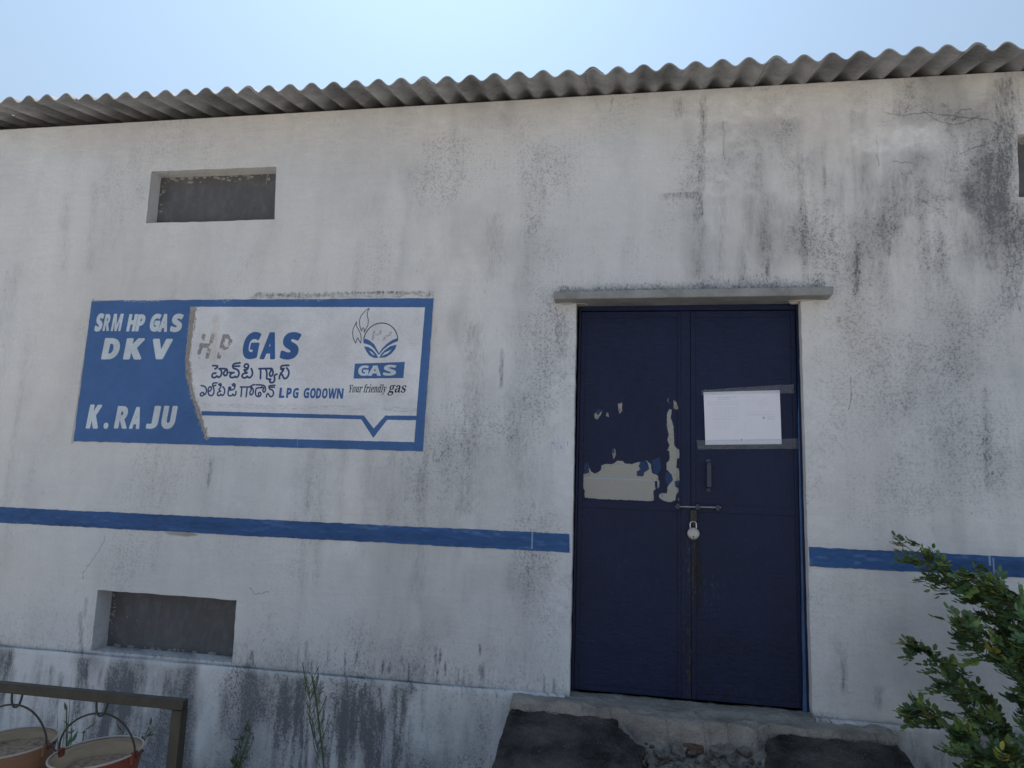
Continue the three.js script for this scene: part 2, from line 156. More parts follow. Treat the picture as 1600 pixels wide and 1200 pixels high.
    d[o] = S8(R); d[o + 1] = S8(G); d[o + 2] = S8(B); d[o + 3] = 255;
  } }
  // faint scribbles in blue paint
  for (const [x0, y0, x1, y1] of [[-0.408, 2.045, -0.402, 1.965], [-0.392, 2.06, -0.372, 1.985], [-0.372, 2.075, -0.362, 1.97], [-0.332, 2.08, -0.33, 1.98], [-0.352, 2.02, -0.345, 2.0], [-0.312, 2.045, -0.31, 2.02], [-0.402, 2.04, -0.39, 2.025]]) for (let k = 0; k <= 30; k++) { const x = x0 + (x1 - x0) * k / 30, y = y0 + (y1 - y0) * k / 30, o = (Math.round(y * ky) * W + Math.round((x - TX0) * kx)) * 4; d[o] *= 0.91; d[o + 1] *= 0.95; }
  const t = new THREE.DataTexture(d, W, H); t.colorSpace = THREE.SRGBColorSpace; t.wrapS = t.wrapT = THREE.MirroredRepeatWrapping; t.magFilter = THREE.LinearFilter; t.needsUpdate = true; return t;
})();
const plasterBump = dataTex(1024, 1024, (i, j) => { const u = i / 1024, v = j / 1024; let h = 0.42 * wrapN(u * 7, v * 7, 7, 1) + 0.22 * wrapN(u * 23, v * 23, 23, 2) + 0.16 * wrapN(u * 30, v * 90, 90, 3) + 0.12 * wrapN(u * 160, v * 160, 160, 4) + 0.08 * wrapN(u * 420, v * 420, 420, 5); return [h, h, h]; }, false);
const speckTex = (n, base, amp, cells, seed, tint = [0, 0, 0]) => dataTex(n, n, (i, j) => { const u = i / n, v = j / n; const a = wrapN(u * cells, v * cells, cells, seed) * 0.5 + wrapN(u * cells * 3, v * cells * 3, cells * 3, seed + 1) * 0.3 + wrapN(u * cells * 12, v * cells * 12, cells * 12, seed + 2) * 0.2; const b = wrapN(u * cells * 0.5 + 0.3, v * cells * 0.5, Math.max(1, cells >> 1), seed + 5) - 0.5; return base.map((c, k) => c * (1 + amp * (a - 0.5) * 2) + tint[k] * b); });
const grainBump = dataTex(512, 512, (i, j) => { const u = i / 512, v = j / 512, h = 0.5 * wrapN(u * 24, v * 24, 24, 7) + 0.3 * wrapN(u * 90, v * 90, 90, 8) + 0.2 * wrapN(u * 250, v * 250, 250, 9); return [h, h, h]; }, false);
const withRepeat = (t, x, y) => { const c = t.clone(); c.repeat.set(x, y); c.needsUpdate = true; return c; };
const M = {
  wall: std({ map: wallMap, bumpMap: withRepeat(plasterBump, TW / 1.7, TH / 1.7), bumpScale: 0.009, roughness: 0.95 }),
  sheet: std({ map: speckTex(512, [0.33, 0.325, 0.32], 0.6, 6, 3, [0.09, 0.09, 0.08]), bumpMap: grainBump, bumpScale: 0.002, roughness: 0.95 }),
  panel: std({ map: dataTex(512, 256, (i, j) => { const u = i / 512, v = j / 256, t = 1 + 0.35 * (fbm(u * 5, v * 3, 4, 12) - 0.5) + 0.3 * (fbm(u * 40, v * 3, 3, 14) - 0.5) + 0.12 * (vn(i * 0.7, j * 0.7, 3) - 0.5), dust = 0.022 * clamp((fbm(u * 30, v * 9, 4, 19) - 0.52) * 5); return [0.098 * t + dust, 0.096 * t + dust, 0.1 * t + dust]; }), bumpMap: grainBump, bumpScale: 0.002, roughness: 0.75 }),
  mortar: std({ color: lin(0.36, 0.34, 0.31), bumpMap: grainBump, bumpScale: 0.004 }),
  lintel: std({ map: speckTex(512, [0.25, 0.25, 0.245], 0.4, 5, 21, [0.05, 0.04, 0.03]), bumpMap: grainBump, bumpScale: 0.003, roughness: 0.85 }),
  concrete: std({ map: speckTex(512, [0.27, 0.245, 0.215], 0.45, 6, 31, [0.06, 0.05, 0.04]), bumpMap: grainBump, bumpScale: 0.012 }),
  screed: std({ map: speckTex(512, [0.055, 0.05, 0.045], 0.95, 9, 41, [0.07, 0.063, 0.055]), bumpMap: grainBump, bumpScale: 0.02, roughness: 0.85 }),
  brick: std({ map: speckTex(256, [0.16, 0.085, 0.06], 0.6, 5, 36, [0.05, 0.05, 0.05]), bumpMap: grainBump, bumpScale: 0.006 }),
  soil: std({ map: withRepeat(speckTex(512, [0.43, 0.39, 0.335], 0.4, 8, 51, [0.06, 0.05, 0.03]), 60, 60), roughness: 1 }),
  steel: std({ map: speckTex(256, [0.045, 0.042, 0.034], 0.5, 5, 61, [0.02, 0.01, 0.0]), roughness: 0.6, metalness: 0.35 }),
  wire: std({ color: lin(0.05, 0.047, 0.043), roughness: 0.6, metalness: 0.4 }),
  rustyBlue: std({ map: speckTex(256, [0.035, 0.045, 0.075], 0.5, 5, 66, [0.04, 0.02, 0.0]), roughness: 0.55, metalness: 0.2 }),
  lock: std({ color: lin(0.42, 0.41, 0.385), roughness: 0.42, metalness: 0.55, bumpMap: grainBump, bumpScale: 0.0004 }),
  black: std({ color: lin(0.015, 0.015, 0.015) }),
  chrome: std({ color: lin(0.5, 0.5, 0.5), roughness: 0.35, metalness: 0.9 }),
};

// ---------- the setting ----------
const ground = mesh('ground', new THREE.PlaneGeometry(240, 240, 1, 1).rotateX(-Math.PI / 2), M.soil);
ground.userData.kind = 'structure';

// ---------- the building ----------
const hall = thing('gas_godown', 'long whitewashed plaster godown with corrugated roof, stained walls and blue double door', 'building');
const wuv = (x, y, z) => [(x - z * 0.9 - TX0) / TW, (y + Math.min(0, z) * 0.3) / TH];
{
  const jag = (pts, amp, stepLen = 0.05) => { const out = []; for (let i = 0; i < pts.length; i++) { const a = pts[i], b = pts[(i + 1) % pts.length], L = Math.hypot(b[0] - a[0], b[1] - a[1]), n = Math.max(1, Math.round(L / stepLen)); for (let k = 0; k < n; k++) { const t = k / n, w = k ? amp : 0; out.push(new THREE.Vector2(a[0] + (b[0] - a[0]) * t + rr(-w, w), a[1] + (b[1] - a[1]) * t + rr(-w, w))); } } return out; };
  const shape = new THREE.Shape(jag([[-5.6, 0], [4.2, 0], [4.2, 4.2], [-5.6, 4.2]].map((p) => p), 0, 20));
  const hole = (pts, amp) => shape.holes.push(new THREE.Path(jag(pts, amp)));
  hole([[-3.211, 3.827], [-3.208, 3.453], [-2.267, 3.453], [-2.288, 3.822]], 0.0022);
  hole([[-3.238, 1.04], [-3.232, 0.676], [-2.281, 0.676], [-2.288, 1.036]], 0.0025);
  hole([[2.159, 3.82], [2.141, 3.452], [3.08, 3.452], [3.07, 3.82]], 0.0025);
  hole([[-0.277, 2.882], [-0.266, 0.6], [0.992, 0.6], [0.99, 2.882]], 0.0018);
  const g = new THREE.ExtrudeGeometry(shape, { depth: 0.22, bevelEnabled: false }); g.translate(0, 0, -0.22);
  mesh('wall', uvWorld(g, wuv), M.wall, hall);
  // a projecting plinth with an uneven weathered top edge
  const prof = [[-0.004, 0.664], [0.001, 0.661], [0.0035, 0.66], [0.0085, 0.66], [0.011, 0.6625], [0.026, 0.652], [0.031, 0.63], [0.033, 0.45], [0.034, 0.2], [0.036, -0.05]];
  for (const [x0, x1] of [[-5.6, -0.29], [1.0, 4.2]]) {
    const n = Math.round((x1 - x0) / 0.02);
    const pg = sweep(n, prof.length - 1, (u, v, i, j) => { const x = x0 + (x1 - x0) * u, p = prof[j], w = j > 0 ? 1 : 0; const open = (j === 2 || j === 3) ? 0.035 * clamp((fbm(x * 1.1, 5, 2, 77) - 0.34) * 4) * (0.5 + vn(x * 14, 1, 2)) : 0; /* the joint to the wall has opened in places */ const dz = (j > 3 ? 1 : 0) * 0.007 * (fbm(x * 4, 0.7, 3, 5) - 0.5) + (j > 3 ? 0.008 * clamp((fbm(x * 1.1, 5, 2, 77) - 0.34) * 4) : 0), dy = w * (j < 7 ? 1 : 0) * 0.012 * (fbm(x * 3, 2, 4, 8) - 0.5); return [x, p[1] + dy - open, p[0] + dz + (j === 3 ? 0.006 * clamp((fbm(x * 1.1, 5, 2, 77) - 0.34) * 4) : 0)]; });
    pg.index.array.reverse(); pg.computeVertexNormals();
    mesh('plinth', uvWorld(pg, wuv), M.wall, hall);
  }
  // the other sides of the hall
  mesh('side_wall', uvWorld(box(-5.6, -5.38, 0, 4.6, -6.4, -0.222), (x, y, z) => [(z * 0.9 - TX0) / TW, y / TH]), M.wall, hall);
  mesh('side_wall', uvWorld(box(3.98, 4.2, 0, 4.6, -6.4, -0.222), (x, y, z) => [(z * 0.9 - TX0) / TW, y / TH]), M.wall, hall);
  mesh('back_wall', uvWorld(box(-5.37, 3.97, 0, 4.2, -6.4, -6.2), wuv), M.wall, hall);
}
// boards closing the vents
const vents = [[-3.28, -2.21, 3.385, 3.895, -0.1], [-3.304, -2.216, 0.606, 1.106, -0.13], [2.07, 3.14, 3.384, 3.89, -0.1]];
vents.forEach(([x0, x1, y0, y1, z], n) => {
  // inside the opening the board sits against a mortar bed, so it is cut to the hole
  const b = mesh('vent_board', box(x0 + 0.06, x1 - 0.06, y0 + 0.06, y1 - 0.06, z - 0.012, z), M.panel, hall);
  const bed = []; const lump = (x, y, s) => { const q = new THREE.IcosahedronGeometry(s, 1); const p = q.attributes.position; for (let i = 0; i < p.count; i++) { const k = 0.7 + 0.6 * hash(Math.round(p.getX(i) * 9e4), Math.round(p.getY(i) * 9e4), n); p.setXYZ(i, p.getX(i) * k * 1.6, p.getY(i) * k, p.getZ(i) * k * 0.35); } q.computeVertexNormals(); q.translate(x, y, z + s * 0.1); bed.push(q); };
  if (n !== 1) { for (let k = 0; k < 46; k++) lump(rr(x0 + 0.09, x1 - 0.08), y1 - 0.07 - rnd() * rnd() * 0.05, rr(0.004, 0.012)); for (let k = 0; k < 12; k++) lump(x0 + 0.075 + rnd() * 0.03, rr(y0 + 0.16, y1 - 0.08), rr(0.003, 0.008)); bed.push(box(x1 - 0.2, x1 - 0.193, y1 - 0.15, y1 - 0.08, z + 0.001, z + 0.003)); }
  else { for (let k = 0; k < 14; k++) lump(x0 + 0.072 + rnd() * 0.03, rr(y0 + 0.08, y1 - 0.08), rr(0.003, 0.009)); for (let k = 0; k < 20; k++) lump(rr(x0 + 0.08, x1 - 0.1), y0 + 0.07 + rnd() * 0.012, rr(0.004, 0.012)); for (let k = 0; k < 5; k++) lump(rr(x0 + 0.1, x1 - 0.1), rr(y0 + 0.08, y1 - 0.09), 0.003); }
  mesh('mortar_crumbs', mergeGeometries(bed.map((q) => (q.index ? q.toNonIndexed() : q))), M.mortar, b).userData.kind = 'stuff';
});

// corrugated roof: each sheet a part; a sheet lies over its right-hand neighbour
const PITCH = 0.1443, CREST0 = 1.54, AMP = 0.0235, THICK = 0.0065;
function roofSheet(x0, x1, lift0, lift1, holes, back) {
  const nx = Math.round((x1 - x0) / PITCH * 14), zs = back ? [-3, -4.5, -6.7] : [0.3, 0.27, 0.22, 0.17, 0.12, 0.07, 0.02, -0.05, -0.3, -1.6, -3];
  const ez = rr(-0.012, 0.014), wob = rr(0, 9);
  const at = (i, j, top) => {
    const x = x0 + (x1 - x0) * i / nx, ph = (x - CREST0) / PITCH * 2 * Math.PI, z = zs[j] + (j === 0 && !back ? ez + 0.012 * (fbm(x * 14, wob, 3, 3) - 0.5) - 0.02 * clamp((vn(x * 9, wob + 4, 6) - 0.86) * 8) : 0);
    const slope = back ? 4.156 - 0.23 * (z + 3) + 0.23 * 3.3 - 0.46 * 0 : 4.156 + 0.23 * (0.3 - z);
    const yb = back ? 4.156 + 0.23 * 3.3 + 0.23 * (z + 3) : slope;
    const c = Math.cos(ph), dy = AMP * c, nrm = -AMP * 2 * Math.PI / PITCH * -Math.sin(ph);
    const k = 1 / Math.hypot(1, nrm), off = top ? THICK : 0;
    return [x + nrm * -k * off * -1, yb - 0.0115 * (x - 1.5) * step(1.5, -4.5, x) + dy + lift0 + (lift1 - lift0) * i / nx + k * off - THICK / 2, z];
  };
  const nz = zs.length, P = [], I = [], id = (i, j, t) => (t * nz + j) * (nx + 1) + i;
  for (const t of [0, 1]) for (let j = 0; j < nz; j++) for (let i = 0; i <= nx; i++) P.push(...at(i, j, t));
  const gone = (i, j) => holes && holes.some(([hx0, hx1, hz0, hz1]) => { const x = x0 + (x1 - x0) * (i + 0.5) / nx, z = (zs[j] + zs[j + 1]) / 2; return x > hx0 && x < hx1 && z > hz0 && z < hz1; });
  const quad = (a, b, c, d) => I.push(a, b, c, a, c, d);
  for (let j = 0; j < nz - 1; j++) for (let i = 0; i < nx; i++) { if (gone(i, j)) continue; quad(id(i, j, 1), id(i + 1, j, 1), id(i + 1, j + 1, 1), id(i, j + 1, 1)); quad(id(i, j + 1, 0), id(i + 1, j + 1, 0), id(i + 1, j, 0), id(i, j, 0)); }
  const g0 = new THREE.BufferGeometry(); g0.setAttribute('position', new THREE.Float32BufferAttribute(P, 3)); g0.setIndex(I); g0.computeVertexNormals();
  const Q = [], E = (a, b, c, d) => { const o = Q.length / 3; for (const k of [a, b, c, a, c, d]) Q.push(P[k * 3], P[k * 3 + 1], P[k * 3 + 2]); };
  for (let i = 0; i < nx; i++) { E(id(i, 0, 0), id(i + 1, 0, 0), id(i + 1, 0, 1), id(i, 0, 1)); E(id(i + 1, nz - 1, 0), id(i, nz - 1, 0), id(i, nz - 1, 1), id(i + 1, nz - 1, 1)); }
  for (let j = 0; j < nz - 1; j++) { E(id(0, j + 1, 0), id(0, j, 0), id(0, j, 1), id(0, j + 1, 1)); E(id(nx, j, 0), id(nx, j + 1, 0), id(nx, j + 1, 1), id(nx, j, 1)); }
  const g1 = new THREE.BufferGeometry(); g1.setAttribute('position', new THREE.Float32BufferAttribute(Q, 3)); g1.computeVertexNormals();
  return uvWorld(mergeGeometries([g0.toNonIndexed(), g1]), (x, y, z) => [x * 1.3 + wob, (y + z) * 1.3]);
}
{
  const edges = [-5.9, -4.58, -3.567, -2.29, -1.131, -0.128, 0.874, 1.87, 2.88, 3.89, 4.5];
  for (let i = 1; i < edges.length; i++) {
    const x0 = edges[i - 1] - (i > 1 ? 0.1 : 0), x1 = edges[i];
    const holes = i === 2 ? [[-4.35, -4.29, 0.08, 0.17]] : i === 8 ? [[2.08, 2.11, 0.02, 0.07]] : null;
    mesh('roof_sheet', roofSheet(x0, x1, 0, 0.009, holes, false), M.sheet, hall);
    mesh('roof_sheet', roofSheet(x0, x1, 0.003, 0.012, null, true), M.sheet, hall);
  }
}
// lintel slab over the door, with mortar where it rests
{
  const g = new RoundedBoxGeometry(1.545, 0.05, 0.3, 3, 0.009); const p = g.attributes.position;
  for (let i = 0; i < p.count; i++) { const x = p.getX(i), k = x > 0.7 && p.getZ(i) > 0.1 ? -0.007 : 0; p.setXYZ(i, x + (p.getY(i) < 0 && p.getZ(i) > 0 ? k : 0), p.getY(i) + 0.004 * (vn(x * 9, p.getZ(i) * 9, 2) - 0.5), p.getZ(i)); }
  g.computeVertexNormals(); g.translate(0.386, 2.897, -0.05); g.rotateZ(0.006);
  mesh('lintel', uvWorld(g, (x, y, z) => [x * 1.7, (y + z) * 1.7]), M.lintel, hall);
  const lumps = []; const blob = (x, y, z, sx, sy, sz) => { const q = new THREE.IcosahedronGeometry(1, 3), a = q.attributes.position; for (let i = 0; i < a.count; i++) { const k = 0.75 + 0.5 * fbm(a.getX(i) * 1.7 + x * 9, a.getY(i) * 1.7 + a.getZ(i), 3, 6); a.setXYZ(i, x + a.getX(i) * sx * k, y + a.getY(i) * sy * k, z + a.getZ(i) * sz * k); } q.computeVertexNormals(); lumps.push(q); };
  blob(-0.34, 2.873, -0.005, 0.075, 0.009, 0.03); blob(-0.25, 2.873, -0.02, 0.06, 0.006, 0.03); blob(1.0, 2.877, -0.01, 0.08, 0.008, 0.025); blob(0.965, 2.872, -0.03, 0.03, 0.011, 0.02);
  mesh('mortar_bedding', mergeGeometries(lumps), std({ map: wallMap, color: lin(0.9, 0.82, 0.72), roughness: 0.95 }), hall);
}

// ---------- the double door ----------
const DX = -0.27, DY = 2.88, DW = 1.26, DH = 2.24;
const path = (g, a, k) => { g.beginPath(); for (let i = 0; i < a.length; i += 2) i ? g.lineTo(a[i] * k, a[i + 1] * k) : g.moveTo(a[0] * k, a[1] * k); };
const doorMap = canvasTex(1024, 1820, (g, w, h) => {
  const k = w / 1260, img = g.createImageData(w, h);
  for (let j = 0; j < h; j++) for (let i = 0; i < w; i++) { const x = i / w * 1.26, y = j / w * 1.26; const a = fbm(x * 3, y * 2, 4, 3), b = fbm(x * 40, y * 14, 3, 8), c = vn(x * 160, y * 160, 2); const t = 0.82 + 0.35 * (a - 0.5) + 0.18 * (b - 0.5) + 0.1 * (c - 0.5); const o = (j * w + i) * 4; img.data[o] = S8(0.011 * t); img.data[o + 1] = S8(0.0185 * t); img.data[o + 2] = S8(0.06 * t); img.data[o + 3] = 255; }
  g.putImageData(img, 0, 0);
  for (let q = 0; q < 260; q++) { const x = rr(0, 1260), y = rr(0, 2240), l = rr(20, 160); g.fillStyle = css(...(rnd() < 0.5 ? [0.03, 0.034, 0.07] : [0.008, 0.009, 0.02]), rr(0.05, 0.25)); g.fillRect(x * k, y * k, rr(1, 4) * k, l * k); }
  const rough = (a) => { const out = []; for (let i = 0; i < a.length; i += 2) { const x = a[i], y = a[i + 1], nx = a[(i + 2) % a.length], ny = a[(i + 3) % a.length], n = Math.max(1, Math.round(Math.hypot(nx - x, ny - y) / 7)); for (let q = 0; q < n; q++) out.push(x + (nx - x) * q / n + rr(-1.6, 1.6), y + (ny - y) * q / n + rr(-1.6, 1.6)); } return out; };
  for (const p of PEEL) { path(g, rough(p), k); g.fillStyle = css(0.36, 0.345, 0.31); g.fill(); g.strokeStyle = css(0.10, 0.13, 0.2, 0.8); g.lineWidth = 1.6; g.stroke(); g.save(); g.clip(); for (let q = 0; q < 40; q++) { const i = Math.floor(rnd() * p.length / 2) * 2; g.fillStyle = css(0.17, 0.115, 0.07, rr(0.05, 0.3)); g.beginPath(); g.ellipse((p[i] + rr(-30, 30)) * k, (p[i + 1] + rr(-20, 20)) * k, rr(2, 9), rr(2, 14), 0, 0, 7); g.fill(); } for (let q = 0; q < 900; q++) { const i = Math.floor(rnd() * p.length / 2) * 2, x = p[i] + rr(-200, 260), y = p[i + 1] + rr(-120, 120); g.fillStyle = css(...(rnd() < 0.5 ? [0.25, 0.235, 0.21] : [0.46, 0.44, 0.40]), rr(0.1, 0.35)); g.fillRect(x * k, y * k, rr(1, 5), rr(1, 9)); } g.restore(); }
  for (const p of PEEL_BLUE) { path(g, rough(p), k); g.fillStyle = css(0.02, 0.05, 0.13, 0.9); g.fill(); }
  g.strokeStyle = css(0.33, 0.46, 0.58); g.lineWidth = 3 * k; path(g, PEEL_LINE, k); g.stroke();
  const fleck = (x, y, rx, ry, n, col, a) => { for (let q = 0; q < n; q++) { const t = rnd() * 6.283, r = (rnd() + rnd()) * 0.6; g.fillStyle = css(...col, rr(0.2, 1) * a); g.beginPath(); g.ellipse((x + Math.cos(t) * r * rx) * k, (y + Math.sin(t) * r * ry) * k, rr(1, 7) * k, rr(2, 16) * k, rr(-0.4, 0.4), 0, 7); g.fill(); } };
  fleck(690, 1500, 26, 170, 150, [0.012, 0.012, 0.014], 0.8); fleck(700, 1720, 30, 240, 90, [0.014, 0.013, 0.014], 0.6); fleck(800, 1890, 90, 60, 40, [0.012, 0.012, 0.016], 0.6); fleck(920, 1930, 130, 70, 60, [0.012, 0.012, 0.016], 0.5); fleck(1080, 1960, 90, 40, 30, [0.012, 0.012, 0.015], 0.5);
  fleck(660, 1650, 10, 420, 70, [0.05, 0.035, 0.022], 0.6); fleck(617, 1650, 4, 500, 40, [0.07, 0.03, 0.015], 0.7); fleck(640, 1480, 12, 200, 30, [0.09, 0.1, 0.12], 0.35);
  fleck(672, 1500, 22, 260, 150, [0.065, 0.052, 0.04], 0.55); fleck(700, 1560, 26, 220, 120, [0.01, 0.01, 0.012], 0.9); fleck(760, 1650, 60, 120, 60, [0.045, 0.055, 0.085], 0.4); fleck(650, 2000, 14, 220, 70, [0.075, 0.045, 0.025], 0.6);
  fleck(640, 2150, 620, 50, 60, [0.05, 0.045, 0.04], 0.35); fleck(320, 1700, 260, 420, 60, [0.028, 0.036, 0.1], 0.4); fleck(950, 1500, 260, 300, 40, [0.035, 0.045, 0.11], 0.3);
  for (let q = 0; q < 90; q++) { const x = [20, 600, 640, 1235][q % 4] + rr(-14, 14), y = rr(1100, 2230); g.fillStyle = css(0.06, 0.03, 0.016, rr(0.2, 0.7)); g.fillRect(x * k, y * k, rr(2, 7) * k, rr(4, 26) * k); }
  for (let q = 0; q < 150; q++) { const x = rr(640, 1240), y = 1780 + 420 * Math.sqrt(rnd()); g.fillStyle = css(0.014, 0.013, 0.013, rr(0.2, 0.8)); g.beginPath(); g.ellipse(x * k, y * k, rr(2, 14) * k, rr(2, 9) * k, rnd() * 3, 0, 7); g.fill(); }
  for (let q = 0; q < 60; q++) { g.strokeStyle = css(0.05, 0.06, 0.12, rr(0.1, 0.4)); g.lineWidth = rr(0.6, 1.2); const x = rr(0, 1260) * k, y = rr(0, 2240) * k; g.beginPath(); g.moveTo(x, y); g.lineTo(x + rr(-20, 20), y + rr(-40, 40)); g.stroke(); }
});
const doorPaint = new THREE.MeshPhysicalMaterial({ metalness: 0, specularIntensity: 0.5, map: doorMap, roughness: 0.5, bumpMap: withRepeat(plasterBump, 1.2, 2.1), bumpScale: 0.006 });
const framePaint = std({ map: speckTex(256, [0.016, 0.075, 0.19], 0.5, 6, 71, [0.03, 0.03, 0.03]), roughness: 0.55 });
const duv = (x, y) => [(x - DX) / DW, 1 - (DY - y) / DH];
const dm = (name, g, parent, mat = doorPaint) => mesh(name, uvWorld(g, duv), mat, parent);
{
  dm('door_frame', mergeGeometries([box(-0.262, -0.250, 0.66, 2.875, -0.12, -0.072), box(0.978, 0.9885, 0.66, 2.875, -0.12, -0.055), box(-0.250, 0.978, 2.842, 2.875, -0.12, -0.070)]), hall);
  const edge = sweep(1, 60, (u, v) => { const y = 0.655 + v * 1.75, w = 0.001 + 0.016 * Math.pow(1 - v, 1.5) + 0.005 * vn(y * 9, 1, 3); return [0.9775 + (u ? 0 : -w), y, -0.0535 - (u ? 0 : 0.004)]; }); edge.index.array.reverse(); edge.computeVertexNormals();
  const eb = mesh('frame_edge', mergeGeometries([uvWorld(edge, (x, y) => [x * 3, y * 3])]), framePaint, hall); eb.material.side = THREE.DoubleSide;
  const leafL = dm('door_leaf', box(-0.248, 0.343, 0.668, 2.838, -0.092, -0.086), hall); leafL.userData.label = 'left blue steel leaf with a large peeled patch of paint';
  const leafR = dm('door_leaf', box(0.3475, 0.976, 0.668, 2.838, -0.090, -0.084), hall); leafR.userData.label = 'right blue steel leaf with bolt, handle and taped paper';
  const rails = (leaf, x0, x1, z) => { for (const [y0, y1] of [[0.668, 0.70], [1.672, 1.716], [2.80, 2.838]]) dm('rail', box(x0 + 0.0255, x1 - 0.0255, y0, y1, z, z + 0.006, 0.0015), leaf); for (const [a, b] of [[x0, x0 + 0.025], [x1 - 0.025, x1]]) dm('stile', box(a, b, 0.668, 2.838, z, z + 0.0065, 0.0015), leaf); };
  rails(leafL, -0.248, 0.343, -0.0858); rails(leafR, 0.392, 0.976, -0.0838);
  dm('cover_strip', box(0.338, 0.388, 0.668, 2.838, -0.079, -0.074, 0.0015), leafR);
  // strap handle
  const hs = new THREE.Shape(); hs.moveTo(-0.09, 0); hs.lineTo(-0.09, 0.003); hs.lineTo(-0.074, 0.004); hs.lineTo(-0.066, 0.034); hs.lineTo(0.066, 0.034); hs.lineTo(0.074, 0.004); hs.lineTo(0.09, 0.003); hs.lineTo(0.09, 0); hs.lineTo(0.071, 0); hs.lineTo(0.063, 0.029); hs.lineTo(-0.063, 0.029); hs.lineTo(-0.071, 0); hs.closePath();
  const hg = new THREE.ExtrudeGeometry(hs, { depth: 0.022, bevelEnabled: true, bevelSize: 0.001, bevelThickness: 0.001, bevelSegments: 1 }); hg.rotateZ(Math.PI / 2); hg.rotateY(Math.PI / 2); hg.rotateY(0); 
  hg.computeBoundingBox(); const bb = hg.boundingBox; hg.translate(0.488 - (bb.min.x + bb.max.x) / 2, 1.88 - (bb.min.y + bb.max.y) / 2, -0.0838 - bb.min.z);
  mesh('handle', hg, M.rustyBlue, leafR);
  // sliding bolt
  const rod = new THREE.CylinderGeometry(0.0055, 0.0055, 0.25, 10).rotateZ(Math.PI / 2 + 0.02).translate(0.428, 1.7, -0.066);
  const bolt = mesh('bolt_rod', rod, M.chrome, leafR); bolt.material = std({ map: speckTex(128, [0.26, 0.26, 0.25], 0.6, 4, 81), roughness: 0.45, metalness: 0.6 });
  for (const x of [0.318, 0.425, 0.535]) mesh('bolt_guide', box(x - 0.011, x + 0.011, 1.684, 1.716, -0.0735 - (x > 0.39 || x < 0.338 ? 0.005 : 0), -0.0585, 0.003), M.rustyBlue, bolt);
  mesh('hasp', mergeGeometries([box(0.385, 0.421, 1.618, 1.682, -0.0735, -0.0595, 0.003), box(0.398, 0.408, 1.592, 1.63, -0.073, -0.052, 0.002)]), M.steel, bolt);
}

// ---------- painted band ----------
{
  const bandMap = canvasTex(2048, 128, (g, w, h) => { const im = g.createImageData(w, h); for (let j = 0; j < h; j++) for (let i = 0; i < w; i++) { const x = i / w * 9, y = j / h * 0.1; const a = fbm(x * 3, y * 20, 4, 3), b = fbm(x * 26, y * 90, 3, 9), c = fbm(x * 16, y * 60, 4, 19), pale = 0.55 * clamp((c - 0.55) * 5) * clamp((a - 0.4) * 4); const t = 0.8 + 0.5 * (a - 0.5) + 0.35 * (b - 0.5), o = (j * w + i) * 4; im.data[o] = S8(0.042 * t + 0.1 * pale); im.data[o + 1] = S8(0.12 * t + 0.13 * pale); im.data[o + 2] = S8(0.31 * t + 0.15 * pale); im.data[o + 3] = 255; } g.putImageData(im, 0, 0);
    g.fillStyle = css(0.5, 0.55, 0.62, 0.8); g.fillRect(w * 0.522, 0, 1.6, h * 0.9); g.fillRect(w * 0.7855, 0, 2, h * 0.5); g.fillRect(w * 0.7875, h * 0.1, 1.5, h * 0.8);
    for (let q = 0; q < 160; q++) { g.fillStyle = css(0.45, 0.44, 0.42, rr(0.1, 0.5)); const top = rnd() < 0.5; g.fillRect(rr(0, w), top ? 0 : h - 6, rr(1, 9), rr(2, 6)); } });
  const mat = std({ map: bandMap, bumpMap: withRepeat(plasterBump, 5, 0.06), bumpScale: 0.004, roughness: 0.85 });
  for (const [x0, x1, y] of [[-5.4, -0.284, 1.522], [1.0, 4.1, 1.515]]) {
    const n = Math.round((x1 - x0) / 0.025), g = sweep(n, 1, (u, v) => { const x = x0 + (x1 - x0) * u, e = 0.005 * (fbm(x * 9, v * 5, 3, 4) - 0.5) + 0.004 * (vn(x * 60, v, 6) - 0.5); const w = u === 0 || u === 1 ? rr(-0.004, 0.004) : 0; return [x + w, y - 0.102 * (1 - v) + e, 0.003]; });
    const b = mesh('painted_band', uvWorld(g, (x, yy) => [(x + 5.2) / 9, (yy - y + 0.102) / 0.102]), mat, hall);
  }
}

